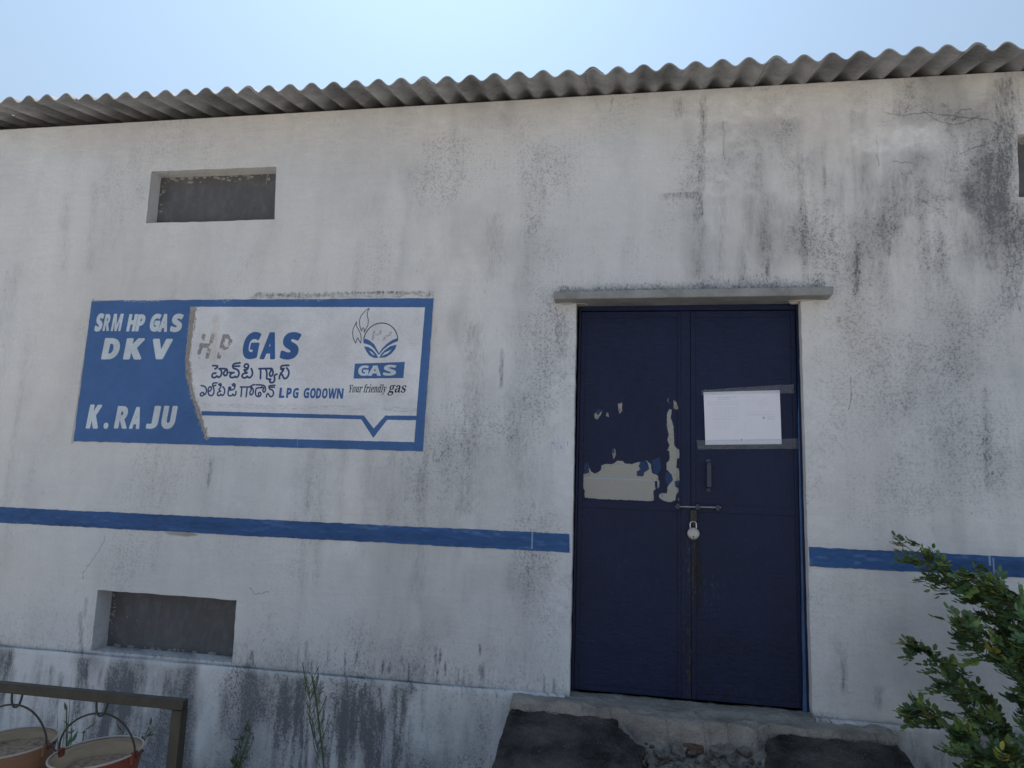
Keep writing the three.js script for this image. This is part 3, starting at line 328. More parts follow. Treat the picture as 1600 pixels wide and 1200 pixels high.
// ---------- painted sign ----------
{
  const W = 2048, SW = 2.42, k = W / 2420, SH = 0.985, H = Math.round(985 * k);
  const BLUE = [0.052, 0.13, 0.315], LIGHT = [0.56, 0.615, 0.66], INK = [0.012, 0.012, 0.02], CREAM = [0.67, 0.675, 0.695];
  const map = canvasTex(W, H, (g, w, h) => {
    g.scale(k, k); g.lineJoin = 'round'; g.lineCap = 'round';
    const rough = (a, amp) => { const out = []; for (let i = 0; i < a.length; i += 2) { const x = a[i], y = a[i + 1], nx = a[(i + 2) % a.length], ny = a[(i + 3) % a.length], n = Math.max(1, Math.round(Math.hypot(nx - x, ny - y) / 18)); for (let q = 0; q < n; q++) out.push(x + (nx - x) * q / n + rr(-amp, amp), y + (ny - y) * q / n + rr(-amp, amp)); } return out; };
    const fill = (a, col, amp = 1) => { path(g, amp ? rough(a, amp) : a, 1); g.fillStyle = css(...col); g.fill(); };
    const curve = (a, closed) => { g.beginPath(); g.moveTo(a[0], a[1]); for (let i = 2; i < a.length - 2; i += 2) g.quadraticCurveTo(a[i], a[i + 1], (a[i] + a[i + 2]) / 2, (a[i + 1] + a[i + 3]) / 2); g.lineTo(a[a.length - 2], a[a.length - 1]); };
    g.fillStyle = css(...BLUE); g.fillRect(0, 0, 2420, 985);
    fill(WHITE, CREAM, 0.8); fill(SCRAPE, [0.30, 0.265, 0.24], 3);
    for (let q = 0; q < 420; q++) { const i = Math.floor(rnd() * SCRAPE.length / 2) * 2, j = (i + 2) % SCRAPE.length, t = rnd(); g.fillStyle = css(...(rnd() < 0.5 ? [0.42, 0.40, 0.38] : [0.2, 0.17, 0.15]), rr(0.2, 0.7)); g.fillRect(SCRAPE[i] + (SCRAPE[j] - SCRAPE[i]) * t + rr(-10, 10), SCRAPE[i + 1] + (SCRAPE[j + 1] - SCRAPE[i + 1]) * t, rr(2, 9), rr(3, 22)); }
    fill(CHEVRON, BLUE, 0.7);
    const letter = ([ch, x0_, y0, x1_, y1], col, skew = 0, weight = 0, font = 'bold 100px sans-serif') => { // one hand-painted letter, fitted to its measured box
      const x0 = x0_ - 3, x1 = x1_ + 3; g.save(); g.font = font; const m = g.measureText(ch), lw = m.actualBoundingBoxLeft + m.actualBoundingBoxRight, lh = m.actualBoundingBoxAscent + m.actualBoundingBoxDescent, hgt = y1 - y0, sk = skew * hgt * 0.62, pad = weight * 0.6, sx = Math.max(4, x1 - x0 - sk) / (lw + pad * 1.2), sy = hgt / (lh + pad);
      g.transform(1, 0, -skew, 1, 0, 0); g.translate(x0 + skew * y1 + (m.actualBoundingBoxLeft + pad * 0.6) * sx, y1 - pad * 0.5 * sy - m.actualBoundingBoxDescent * sy); g.scale(sx, sy); g.fillStyle = css(...col); g.fillText(ch, 0, 0);
      if (weight) { g.strokeStyle = css(...col); g.lineWidth = weight; g.strokeText(ch, 0, 0); } g.restore(); };
    for (const l of LETTERS_LEFT) letter(l, LIGHT, l[0] === '.' ? 0 : 0.085, ({ M: 4, R: 6, H: 7, P: 7 })[l[0]] || 9);
    for (const l of LETTERS_BLUE) letter(l, [0.04, 0.115, 0.31], l[4] - l[2] > 90 ? 0.11 : 0.03, l[4] - l[2] > 90 ? 9 : 5);
    g.strokeStyle = css(0.028, 0.06, 0.16); g.lineWidth = 12.5; for (const a of TELUGU_TOP) { curve(a); g.stroke(); }
    g.lineWidth = 10; for (const a of TELUGU_LOW) { curve(a); g.stroke(); }
    // emblem: ring, leaves, two flames
    g.strokeStyle = css(0.03, 0.035, 0.06); g.lineWidth = 6; g.beginPath(); g.ellipse(RING[0], RING[1], RING[2], RING[3], 0, Math.PI * 1.0, Math.PI * 2.0); g.stroke();
    for (const a of [LEAF_UL, LEAF_UR, LEAF_LL, LEAF_LR]) fill(a, BLUE, 0); for (const a of [SLIT_L, SLIT_R]) fill(a, CREAM, 0);
    g.lineWidth = 4.5; for (const a of [FLAME_TALL, FLAME_SHORT]) { path(g, a, 1); g.stroke(); }
    fill(GASBOX, BLUE, 0.8); for (const l of LETTERS_BOX) letter(l, LIGHT, 0.04, 5);
    // slogan in a slanted brush hand
    const run = (txt, x0, x1, y, size, rot) => { g.save(); g.font = `bold 60px serif`; const wd = g.measureText(txt).width; g.translate(x0, y); g.rotate(rot); g.transform(1, 0, -0.2, 1, 0, 0); g.scale((x1 - x0) / wd, size / 60); g.fillStyle = css(...INK); g.fillText(txt, 0, 0); g.restore(); };
    run('Your friendly', SLOGAN[0][0], SLOGAN[1][0], SLOGAN[0][1], 66, -0.012); run('gas', SLOGAN[3][0] - 2, SLOGAN[4][0], SLOGAN[3][1], 82, 0);
    // worn away 'HP' letters and the ghost of the same in the ring
    const ghost = (l, a, n) => { const c2 = document.createElement('canvas'); c2.width = 2420 * k; c2.height = 985 * k; const g0 = g; const g2 = c2.getContext('2d'); g2.scale(k, k); g2.font = 'bold 100px sans-serif'; const [ch, x0, y0, x1, y1] = l, m = g2.measureText(ch), lw = m.actualBoundingBoxLeft + m.actualBoundingBoxRight, sk = 0.17 * (y1 - y0), sx = (x1 - x0 - sk) / lw, sy = (y1 - y0) / m.actualBoundingBoxAscent; g2.transform(1, 0, -0.17, 1, 0, 0); g2.translate(x0 + 0.17 * y1, y1); g2.scale(sx, sy); g2.fillText(ch, -m.actualBoundingBoxLeft * -1, 0);
      const d = g2.getImageData(0, 0, c2.width, c2.height).data; for (let q = 0; q < n; q++) { const x = rr(x0, x1), y = rr(y0, y1), o = (Math.floor(y * k) * c2.width + Math.floor(x * k)) * 4 + 3; if (d[o] > 128 && fbm(x * 0.03, y * 0.03, 3, 5) > 0.4) { g0.fillStyle = css(0.22, 0.2, 0.19, rr(0.1, a)); g0.fillRect(x, y, rr(1.5, 6), rr(2, 9)); } } };
    for (const l of LETTERS_FADED) ghost(l, 0.55, 4200);
    ghost(['H', 2015, 232, 2080, 292], 0.25, 700); ghost(['P', 2090, 232, 2150, 292], 0.25, 700);
    // wear: scuffed top edge, grime lines, specks, a water stain
    for (let q = 0; q < 900; q++) { const x = rr(0, 2420), c = fbm(x * 0.006, 1, 3, 3); if (c < 0.48) continue; g.fillStyle = css(...(rnd() < 0.6 ? [0.33, 0.30, 0.27] : [0.5, 0.5, 0.5]), rr(0.2, 0.8)); g.fillRect(x, 26 + rnd() * rnd() * 70 * (c - 0.3), rr(2, 16), rr(1.5, 6)); }
    for (let q = 0; q < 420; q++) { const t = rnd(), [x0, y0, x1, y1] = rnd() < 0.8 ? DIRTLINE : DIRTLINE2; g.fillStyle = css(0.3, 0.29, 0.29, rr(0.05, 0.3)); g.fillRect(x0 + (x1 - x0) * t, y0 + (y1 - y0) * t + rr(-16, 14), rr(4, 40), rr(1, 4)); }
    for (let q = 0; q < 1500; q++) { const x = rr(800, 2370), y = 130 + 830 * Math.sqrt(rnd()), c = fbm(x * 0.008, y * 0.008, 3, 12); g.fillStyle = css(0.25, 0.245, 0.24, rr(0.05, 0.35) * clamp((c - 0.42) * 6)); g.fillRect(x, y, rr(1.5, 5), rr(1.5, 6)); }
    for (let q = 0; q < 500; q++) { const x = rr(0, 2420), y = rr(20, 985); g.fillStyle = css(0.12, 0.2, 0.36, rr(0.03, 0.16)); g.fillRect(x, y, rr(4, 60), rr(1, 3)); }
    for (let q = 0; q < 160; q++) { g.fillStyle = css(0.5, 0.46, 0.34, rr(0.03, 0.10)); g.fillRect(940 + rr(-26, 26), rr(110, 430), rr(6, 26), rr(10, 60)); }
    for (let q = 0; q < 500; q++) { const b = rnd() < 0.5, x = rr(0, 2420); g.fillStyle = css(0.2, 0.22, 0.26, rr(0.1, 0.5)); if (b) g.fillRect(x, 962 + rr(-10, 12), rr(2, 8), rr(1, 5)); else g.fillRect(2380 + rr(-4, 14), rr(30, 960), rr(1, 5), rr(2, 9)); }
    g.fillStyle = css(0.4, 0.45, 0.52, 0.7); g.fillRect(1583, 905, 2.5, 62);
    const im = g.getImageData(0, 0, w, h); for (let j = 0; j < h; j++) for (let i = 0; i < w; i++) { const x = i / w * 2.42, y = j / w * 2.42, t = 1 + 0.16 * (fbm(x * 6, y * 5, 4, 3) - 0.5) + 0.05 * (fbm(x * 20, y * 40, 3, 9) - 0.5) + 0.07 * (vn(x * 230, y * 230, 4) - 0.5), o = (j * w + i) * 4; for (let q = 0; q < 3; q++) im.data[o + q] = clamp(im.data[o + q] * t, 0, 255); } g.putImageData(im, 0, 0);
  });
  const edge = []; for (let i = 0; i < OUTER.length; i += 2) { const x = OUTER[i], y = OUTER[i + 1], nx = OUTER[(i + 2) % 8], ny = OUTER[(i + 3) % 8], n = Math.round(Math.hypot(nx - x, ny - y) / 16); for (let q = 0; q < n; q++) edge.push(new THREE.Vector2(SX + (x + (nx - x) * q / n + 7 * (fbm(x * 0.01 + q * 0.35, y * 0.01, 3, 5) - 0.5)) / 1000, SY - (y + (ny - y) * q / n + 7 * (fbm(x * 0.01 + q * 0.4, 9 + y * 0.01, 3, 6) - 0.5)) / 1000)); }
  const g = new THREE.ExtrudeGeometry(new THREE.Shape(edge), { depth: 0.003, bevelEnabled: false }); g.translate(0, 0, 0.0012);
  const sign = mesh('painted_sign', uvWorld(g, (x, y) => [(x - SX) / SW, 1 - (SY - y) / SH]), std({ map, bumpMap: withRepeat(plasterBump, 1.4, 0.6), bumpScale: 0.005, roughness: 0.8 }));
  sign.userData = { label: 'blue and white hand painted gas sign with lettering on the plaster wall', category: 'sign' };
}

// ---------- padlock, notice ----------
{
  const t = thing('padlock', 'round silver padlock hanging from the hasp of the blue door', 'padlock', [0.401, 1.553, -0.056]);
  const pts = []; for (const [r, z] of [[0.0001, 0.0135], [0.02, 0.0135], [0.0215, 0.0148], [0.0235, 0.0148], [0.025, 0.0135], [0.0305, 0.0125], [0.0335, 0.009], [0.034, 0], [0.0335, -0.009], [0.03, -0.0125], [0.0001, -0.0125]]) pts.push(new THREE.Vector2(r, z));
  mesh('body', new THREE.LatheGeometry(pts.reverse(), 40).rotateX(Math.PI / 2), M.lock, t);
  mesh('shackle', tube([[-0.016, 0.028, 0], [-0.0165, 0.045, 0], [-0.0145, 0.059, 0], [0, 0.067, 0], [0.0145, 0.059, 0], [0.0165, 0.045, 0], [0.016, 0.028, 0]], 0.0042, 28, 10), M.chrome, t);
  mesh('keyhole', mergeGeometries([new THREE.CylinderGeometry(0.0042, 0.0042, 0.002, 12).rotateX(Math.PI / 2).translate(0, -0.016, 0.0136), box(-0.0018, 0.0018, -0.025, -0.017, 0.0126, 0.0146)]), M.black, t);
}
{
  const t = thing('paper_notice', 'white two page paper notice taped to the right blue door leaf', 'notice', [0, 0, 0]);
  const map = canvasTex(840, 596, (g, w, h) => {
    g.fillStyle = css(0.78, 0.77, 0.83); g.fillRect(0, 0, w, h);
    const ink = (a) => css(0.12, 0.12, 0.18, a); const line = (x0, x1, y, a, t = 2.2) => { for (let x = x0; x < x1;) { const l = rr(8, 30); g.fillStyle = ink(a * rr(0.5, 1)); g.fillRect(x, y, Math.min(l, x1 - x), t); x += l + rr(3, 8); } };
    line(150, 370, 62, 0.5, 4); line(160, 300, 84, 0.7, 4); for (const y of [110, 124, 138, 150]) line(30, 400, y, 0.35); for (let y = 180; y < 330; y += 17) line(90, 380, y, 0.25); for (const x of [140, 230, 268]) { g.fillStyle = ink(0.15); g.fillRect(x, 180, 2, 250); } for (let y = 300; y < 420; y += 16) line(90, rr(200, 380), y, 0.22);
    line(470, 560, 60, 0.25); for (const y of [90, 104, 118]) line(480, 620, y, 0.2); for (let q = 0; q < 3; q++) { g.strokeStyle = ink(0.3); g.lineWidth = 3; g.beginPath(); g.moveTo(600 + q * 8, 150 + q * 30); g.quadraticCurveTo(640, 100 + q * 34, 700, 90 + q * 30); g.stroke(); } for (const y of [230, 246, 262]) line(480, 720, y, 0.3); line(470, 780, 270, 0.45, 3); line(690, 780, 292, 0.6, 4); line(700, 780, 310, 0.6, 4); line(690, 770, 328, 0.4, 3);
    g.fillStyle = css(0.22, 0.22, 0.5, 0.5); g.beginPath(); g.ellipse(655, 305, 14, 14, 0, 0, 7); g.fill();
    g.fillStyle = ink(0.45); g.fillRect(20, 548, 350, 2.4); g.fillRect(460, 548, 350, 2.4); g.beginPath(); g.ellipse(402, 545, 10, 12, 0, 0, 7); g.fill(); g.fillStyle = ink(0.2); g.fillRect(446, 350, 2, 200);
  });
  const c = [[0.463, 2.355], [0.882, 2.372], [0.886, 2.067], [0.472, 2.052]], n = 24;
  const at = (u, v) => { const x = (c[3][0] * (1 - u) + c[2][0] * u) * (1 - v) + (c[0][0] * (1 - u) + c[1][0] * u) * v, y = (c[3][1] * (1 - u) + c[2][1] * u) * (1 - v) + (c[0][1] * (1 - u) + c[1][1] * u) * v; return [x, y, -0.0735 + 0.006 * Math.exp(-Math.pow((u - 0.5) * 14, 2)) + 0.004 * (fbm(u * 3, v * 3, 2, 4) - 0.3) * 4 * v * (1 - v)]; };
  const g = sweep(n, n, at); { const a = new Float32Array((n + 1) * (n + 1) * 2); for (let j = 0; j <= n; j++) for (let i = 0; i <= n; i++) { a[(j * (n + 1) + i) * 2] = i / n; a[(j * (n + 1) + i) * 2 + 1] = j / n; } g.setAttribute('uv', new THREE.BufferAttribute(a, 2)); }
  const pm = std({ map, roughness: 0.7, side: THREE.DoubleSide }); mesh('paper', g, pm, t);
  const tape = new THREE.MeshPhysicalMaterial({ color: lin(0.9, 0.91, 0.93), roughness: 0.3, transmission: 0.95, thickness: 0, specularIntensity: 1, bumpMap: grainBump, bumpScale: 0.003, side: THREE.DoubleSide });
  const strip = (q) => { const s = sweep(60, 4, (u, v) => { const x = (q[3][0] * (1 - u) + q[2][0] * u) * (1 - v) + (q[0][0] * (1 - u) + q[1][0] * u) * v, y = (q[3][1] * (1 - u) + q[2][1] * u) * (1 - v) + (q[0][1] * (1 - u) + q[1][1] * u) * v; const over = x > 0.466 && x < 0.884; return [x, y, (over ? -0.0655 : -0.0725) + 0.0022 * fbm(x * 60, v * 3, 2, 7)]; }); mesh('tape', uvWorld(s, (x, y) => [x * 3, y * 3]), tape, t); };
  strip([[0.452, 2.366], [0.959, 2.408], [0.958, 2.356], [0.452, 2.338]]); strip([[0.422, 2.076], [0.974, 2.100], [0.973, 2.043], [0.429, 2.024]]);
}

// ---------- ramp at the door ----------
{
  const t = thing('cement_ramp', 'broken dark cement ramp with a crumbling pale threshold below the blue door', 'ramp');
  const rampY = (z) => 0.60 - 0.235 * z;
  const base = sweep(150, 150, (u, v) => { const x = -0.575 + 1.935 * u, z = v < 0.45 ? -0.1 + v / 0.45 * 0.62 : 0.52 + (v - 0.45) / 0.55 * 2.1;
    const lip = 0.118 + 0.05 * (fbm(x * 6, 1, 4, 3) - 0.5) + 0.075 * step(0.0, 0.12, x) * (1 - step(0.66, 0.8, x)) + 0.018 * (vn(x * 26, 3, 2) - 0.5);
    const pit = step(-0.03, 0.12, x) * (1 - step(0.62, 0.78, x)) * step(0.1, 0.26, z) * (1 - step(0.75, 1.1, z));
    let y = z < lip ? 0.653 - 0.05 * Math.max(0, z - 0.02) - 0.022 * step(0.42, 0.58, fbm(x * 4, z * 16, 4, 6)) * step(0.0, 0.05, z) : rampY(z) - 0.004;
    y -= pit * 0.055 * (z > lip ? 1 : 0.25); y += (fbm(x * 14, z * 14, 4, 9) - 0.5) * (z < lip ? 0.022 : 0.012 + 0.06 * pit); return [x, Math.max(y, -0.03), z]; });
  base.index.array.reverse(); base.computeVertexNormals();
  mesh('concrete_core', uvWorld(base, (x, y, z) => [x * 1.6, (z - y) * 1.6]), M.concrete, t);
  const side = (x, d) => { const s = new THREE.Shape([[0, 0], [2.5, 0], [2.5, 0.001], [0.12, 0.575], [0, 0.6]].map((p) => new THREE.Vector2(...p))); const g = new THREE.ExtrudeGeometry(s, { depth: 0.03, bevelEnabled: false }); g.rotateY(-Math.PI / 2); g.translate(x + d, 0, 0.0365); return g; };
  mesh('side_face', uvWorld(side(-0.545, 0), (x, y, z) => [z * 1.6, y * 1.6]), M.screed, t); mesh('side_face', uvWorld(side(1.358, 0), (x, y, z) => [z * 1.6, y * 1.6]), M.screed, t);
  // two ragged plates of dark screed lying on the slope
  const plate = (pts) => { const out = []; for (let i = 0; i < pts.length; i++) { const a = pts[i], b = pts[(i + 1) % pts.length], n = Math.max(1, Math.round(Math.hypot(b[0] - a[0], b[1] - a[1]) / 0.02)); for (let q = 0; q < n; q++) out.push(new THREE.Vector2(a[0] + (b[0] - a[0]) * q / n + 0.06 * (fbm(a[0] * 7 + q * 0.45, a[1] * 7 + 3, 4, 8) - 0.5) * ((b[1] > 2 || a[1] > 2) ? 0.25 : 1), a[1] + (b[1] - a[1]) * q / n + 0.06 * (fbm(a[0] * 7 + q * 0.5, a[1] * 7 + 8, 4, 9) - 0.5) + rr(-0.002, 0.002))); }
    const g = new THREE.ExtrudeGeometry(new THREE.Shape(out), { depth: 0.022, bevelEnabled: true, bevelSize: 0.004, bevelThickness: 0.004, bevelSegments: 1 }); const p = g.attributes.position; for (let i = 0; i < p.count; i++) { const x = p.getX(i), z = p.getY(i), h = p.getZ(i); p.setXYZ(i, x, rampY(z) + 0.006 + h * 0.9 + 0.006 * (fbm(x * 5, z * 5, 2, 3) - 0.5), z); } g.computeVertexNormals(); mesh('screed_plate', uvWorld(g, (x, y, z) => [x * 1.5, z * 1.5]), M.screed, t); };
  plate([[-0.574, 0.135], [-0.397, 0.125], [-0.242, 0.13], [-0.089, 0.136], [-0.005, 0.14], [0.005, 0.203], [0.059, 0.274], [0.12, 0.34], [0.133, 0.41], [0.1, 0.5], [0.12, 0.8], [0.3, 1.15], [0.35, 2.4], [-0.574, 2.4]]);
  plate([[0.36, 2.4], [0.32, 1.15], [0.6, 0.85], [0.68, 0.5], [0.689, 0.392], [0.709, 0.222], [0.779, 0.14], [0.852, 0.125], [0.934, 0.135], [1.118, 0.132], [1.33, 0.14], [1.357, 0.2], [1.357, 2.4]]);
  { const grit = []; for (let k = 0; k < 420; k++) { const x = rr(-0.56, 1.34), z = 0.14 + 0.8 * rnd() * rnd(), s = 0.002 + 0.006 * rnd() * rnd() * rnd(); if (x > 0.1 && x < 0.7 && z > 0.2) continue; const q = new THREE.TetrahedronGeometry(s, 0); q.rotateX(rnd() * 6).rotateY(rnd() * 6); q.translate(x, rampY(z) + 0.029 + s * 0.3, z); grit.push(q); } mesh('grit', mergeGeometries(grit), M.concrete, t).userData.kind = 'stuff'; }
  // loose rubble in the broken middle
  const kinds = [0, 1, 2, 3].map((s) => { const q = new THREE.DodecahedronGeometry(1, 0), a = q.attributes.position; for (let i = 0; i < a.count; i++) { const k = 0.65 + 0.7 * hash(Math.round(a.getX(i) * 50), Math.round(a.getY(i) * 50) + Math.round(a.getZ(i) * 31), s); a.setXYZ(i, a.getX(i) * k, a.getY(i) * k * 0.7, a.getZ(i) * k); } q.computeVertexNormals(); return q; });
  for (let k = 0; k < 230; k++) { const x = rr(0.03, 0.7), z = rr(0.2, k < 170 ? 0.5 : 0.8), big = k % 6 === 0, s = big ? rr(0.016, 0.036) : rr(0.004, 0.013); const m = mesh('rubble_piece', kinds[k % 4], k % 14 === 3 ? M.brick : M.concrete, t); m.position.set(x, rampY(z) - 0.045 + s * 0.35 + rr(0, 0.012), z); m.scale.set(s * rr(0.8, 1.5), s, s); m.rotation.set(rr(-0.4, 0.4), rr(0, 6), rr(-0.4, 0.4)); }
  const br = (x0, x1, y, z) => { const m = mesh('brick', new RoundedBoxGeometry(x1 - x0, 0.06, 0.09, 1, 0.008), M.brick, t); m.position.set((x0 + x1) / 2, y, z); m.rotation.set(0.1, rr(-0.1, 0.1), rr(-0.06, 0.06)); };
  br(0.31, 0.42, 0.51, 0.185);
}

// ---------- fire bucket rack ----------
{
  const Z = 1.8, t = thing('bucket_rack', 'rusty dark steel rack frame with hooks standing in front of the plinth', 'rack', [0, 0, 0]);
  const uvs = (g) => uvWorld(g, (x, y, z) => [x * 2 + z, y * 2 + z]);
  mesh('top_rail', uvs(box(-3.02, -1.3775, 1.04, 1.07, Z - 0.015, Z + 0.015, 0.003)), M.steel, t);
  mesh('post', uvs(box(-1.413, -1.377, -0.2, 1.0395, Z - 0.018, Z + 0.018, 0.003)), M.steel, t); mesh('post', uvs(box(-3.02, -2.984, -0.2, 1.0395, Z - 0.018, Z + 0.018, 0.003)), M.steel, t);
  const hook = (x) => mesh('hook', tube([[x - 0.019, 1.042, Z], [x - 0.018, 1.02, Z], [x - 0.011, 1.0, Z], [x, 0.994, Z], [x + 0.011, 1.0, Z], [x + 0.019, 1.022, Z], [x + 0.022, 1.042, Z]], 0.0035, 20, 8), M.wire, t);
  hook(-1.678); hook(-2.0);
  const rustMap = (base, s) => speckTex(256, base, 0.4, 4, s, [0.08, 0.05, 0.03]);
  const outRed = std({ map: rustMap([0.20, 0.058, 0.032], 91), roughness: 0.7 }), outOrange = std({ map: rustMap([0.21, 0.115, 0.065], 95), roughness: 0.75 }), inside = std({ map: rustMap([0.44, 0.33, 0.22], 97), roughness: 0.85 }), sandM = std({ map: withRepeat(speckTex(256, [0.30, 0.215, 0.145], 0.7, 12, 99, [0.05, 0.04, 0.03]), 2, 2), bumpMap: grainBump, bumpScale: 0.01 });
  const rimM = std({ map: rustMap([0.37, 0.33, 0.29], 93), roughness: 0.7 });
  const bucket = (x, rimY, tilt, roll, outer, fillD, label) => {
    const b = thing('sand_bucket', label, 'bucket', [x, rimY, Z], 'fire buckets hanging on the rack');
    b.rotation.set(tilt, 0, roll);
    const r = 0.134, wall = new THREE.LatheGeometry([[0.0001, -0.24], [0.075, -0.24], [0.083, -0.225], [0.092, -0.19], [0.102, -0.14], [0.112, -0.1], [0.122, -0.06], [0.129, -0.03], [r - 0.002, -0.012], [r, -0.004]].map((p) => new THREE.Vector2(...p)), 56);
    { const p = wall.attributes.position; for (let i = 0; i < p.count; i++) { const a = Math.atan2(p.getZ(i), p.getX(i)), y = p.getY(i), q = 1 + (y < -0.03 ? 0.05 * (fbm(Math.cos(a) * 2 + x * 3, y * 12 + Math.sin(a) * 2, 3, 5) - 0.5) : 0); p.setXYZ(i, p.getX(i) * q, y, p.getZ(i) * q); } wall.computeVertexNormals(); }
    mesh('shell', wall, outer, b);
    mesh('lining', new THREE.LatheGeometry([[r - 0.002, -0.004], [r - 0.006, -0.02], [0.08, -0.22], [0.0001, -0.225]].map((p) => new THREE.Vector2(...p)), 56), inside, b);
    mesh('rim', new THREE.TorusGeometry(r, 0.0034, 8, 64).rotateX(Math.PI / 2), rimM, b);
    const rs = r - 0.008 - fillD * 0.23, sand = sweep(40, 14, (u, v) => { const a = u * 2 * Math.PI, q = rs * (1.0001 - v); return [Math.cos(a) * q, -fillD + 0.03 * (fbm(Math.cos(a) * q * 14 + 4, Math.sin(a) * q * 14 + x * 5, 3, 3) - 0.5) - 0.014 * (1 - v), Math.sin(a) * q]; }); sand.index.array.reverse(); sand.computeVertexNormals();
    mesh('sand', uvWorld(sand, (a, y, c) => [a * 4, c * 4]), sandM, b);
    const arc = []; for (let k = 0; k <= 14; k++) { const a = Math.PI * k / 14; arc.push([Math.cos(a) * (r + 0.006), -0.012 + Math.pow(Math.sin(a), 0.85) * 0.13, 0.004 * Math.sin(a * 3)]); }
    mesh('bail_handle', new THREE.TubeGeometry(new THREE.CatmullRomCurve3([[r + 0.036, 0.012, 0.004], [r + 0.02, 0.0, 0.002], ...arc, [-r - 0.02, 0, 0], [-r - 0.036, 0.012, 0]].map((p) => V(...p))), 70, 0.0032, 8), M.wire, b);
    for (const s of [-1, 1]) mesh('handle_lug', box(s * r - 0.006, s * r + 0.006, -0.032, 0.006, -0.014, 0.014, 0.003), outer, b);
    return b;
  };
  bucket(-1.675, 0.884, 0.02, 0.06, outRed, 0.038, 'red painted fire bucket half filled with sand, beside the rack post');
  bucket(-2.0, 0.884, 0.03, 0.03, outOrange, 0.022, 'faded orange brown fire bucket nearly full of sand, away from the rack post');
}

// ---------- plants ----------
const leafMat = new THREE.MeshPhysicalMaterial({ vertexColors: true, roughness: 0.6, side: THREE.DoubleSide, transmission: 0.25, thickness: 0 });
const stemMat = std({ color: lin(0.12, 0.10, 0.055), roughness: 0.85 }), greenStem = std({ color: lin(0.08, 0.11, 0.035), roughness: 0.8 });
class Leaves { constructor() { this.p = []; this.c = []; }
  blade(base, dir, side, len, wid, col, shape = 'oval') { // folded blade of eight triangles
    const nrm = V(0, 0, 0).crossVectors(dir, side).normalize(), L = [], prof = shape === 'oval' ? [[0, 0.1], [0.22, 0.85], [0.72, 1], [1, 0.3]] : [[0, 0], [0.25, 0.8], [0.55, 0.75], [1, 0.02]];
    for (const [t, w] of prof) { const mid = base.clone().addScaledVector(dir, t * len).addScaledVector(nrm, -0.1 * len * t * t); L.push([mid.clone().addScaledVector(side, -w * wid / 2).addScaledVector(nrm, 0.12 * wid * w), mid, mid.clone().addScaledVector(side, w * wid / 2).addScaledVector(nrm, 0.12 * wid * w)]); }
    const tri = (...v) => { for (const q of v) { this.p.push(q.x, q.y, q.z); this.c.push(...col); } };
    for (let i = 0; i < 3; i++) for (const s of [0, 1]) { const a = L[i][s], b = L[i][s + 1], c = L[i + 1][s + 1], d = L[i + 1][s]; tri(a, b, c); tri(a, c, d); } }
  build(name, parent) { const g = new THREE.BufferGeometry(); g.setAttribute('position', new THREE.Float32BufferAttribute(this.p, 3)); g.setAttribute('color', new THREE.Float32BufferAttribute(this.c, 3)); g.computeVertexNormals(); const m = mesh(name, g, leafMat, parent); m.userData.kind = 'stuff'; return m; } }
const unit = () => { let v; do v = V(rr(-1, 1), rr(-1, 1), rr(-1, 1)); while (v.lengthSq() > 1 || v.lengthSq() < 0.01); return v.normalize(); };
const leafCol = () => { const y = rnd(); const b = y < 0.025 ? [0.24, 0.23, 0.04] : y < 0.42 ? [0.13, 0.18, 0.045] : [0.065, 0.115, 0.038]; const k = rr(1.0, 2.0); return b.map((c) => c * k); };
function compound(L, base, dir, len, pairs, size) { // pinnate leaf: paired oval leaflets and one at the tip
  const up = V(rr(-0.3, 0.3), 1, rr(-0.2, 0.5)).normalize(), side = V(0, 0, 0).crossVectors(dir, up).normalize(), col = leafCol();
  for (let i = 0; i < pairs; i++) { const t = 0.25 + 0.75 * i / pairs, at = base.clone().addScaledVector(dir, t * len).addScaledVector(up, -0.25 * len * t * t); for (const s of [-1, 1]) { const d = side.clone().multiplyScalar(s).addScaledVector(dir, rr(0.3, 0.6)).addScaledVector(up, rr(-0.3, 0.15)).normalize(), w = V(0, 0, 0).crossVectors(d, up).normalize(); L.blade(at, d, w, size * rr(0.75, 1.1), size * rr(0.6, 0.74), col.map((c) => c * rr(0.85, 1.15))); } }
  const tip = base.clone().addScaledVector(dir, len).addScaledVector(up, -0.25 * len); L.blade(tip, dir, side, size, size * 0.58, col);
}
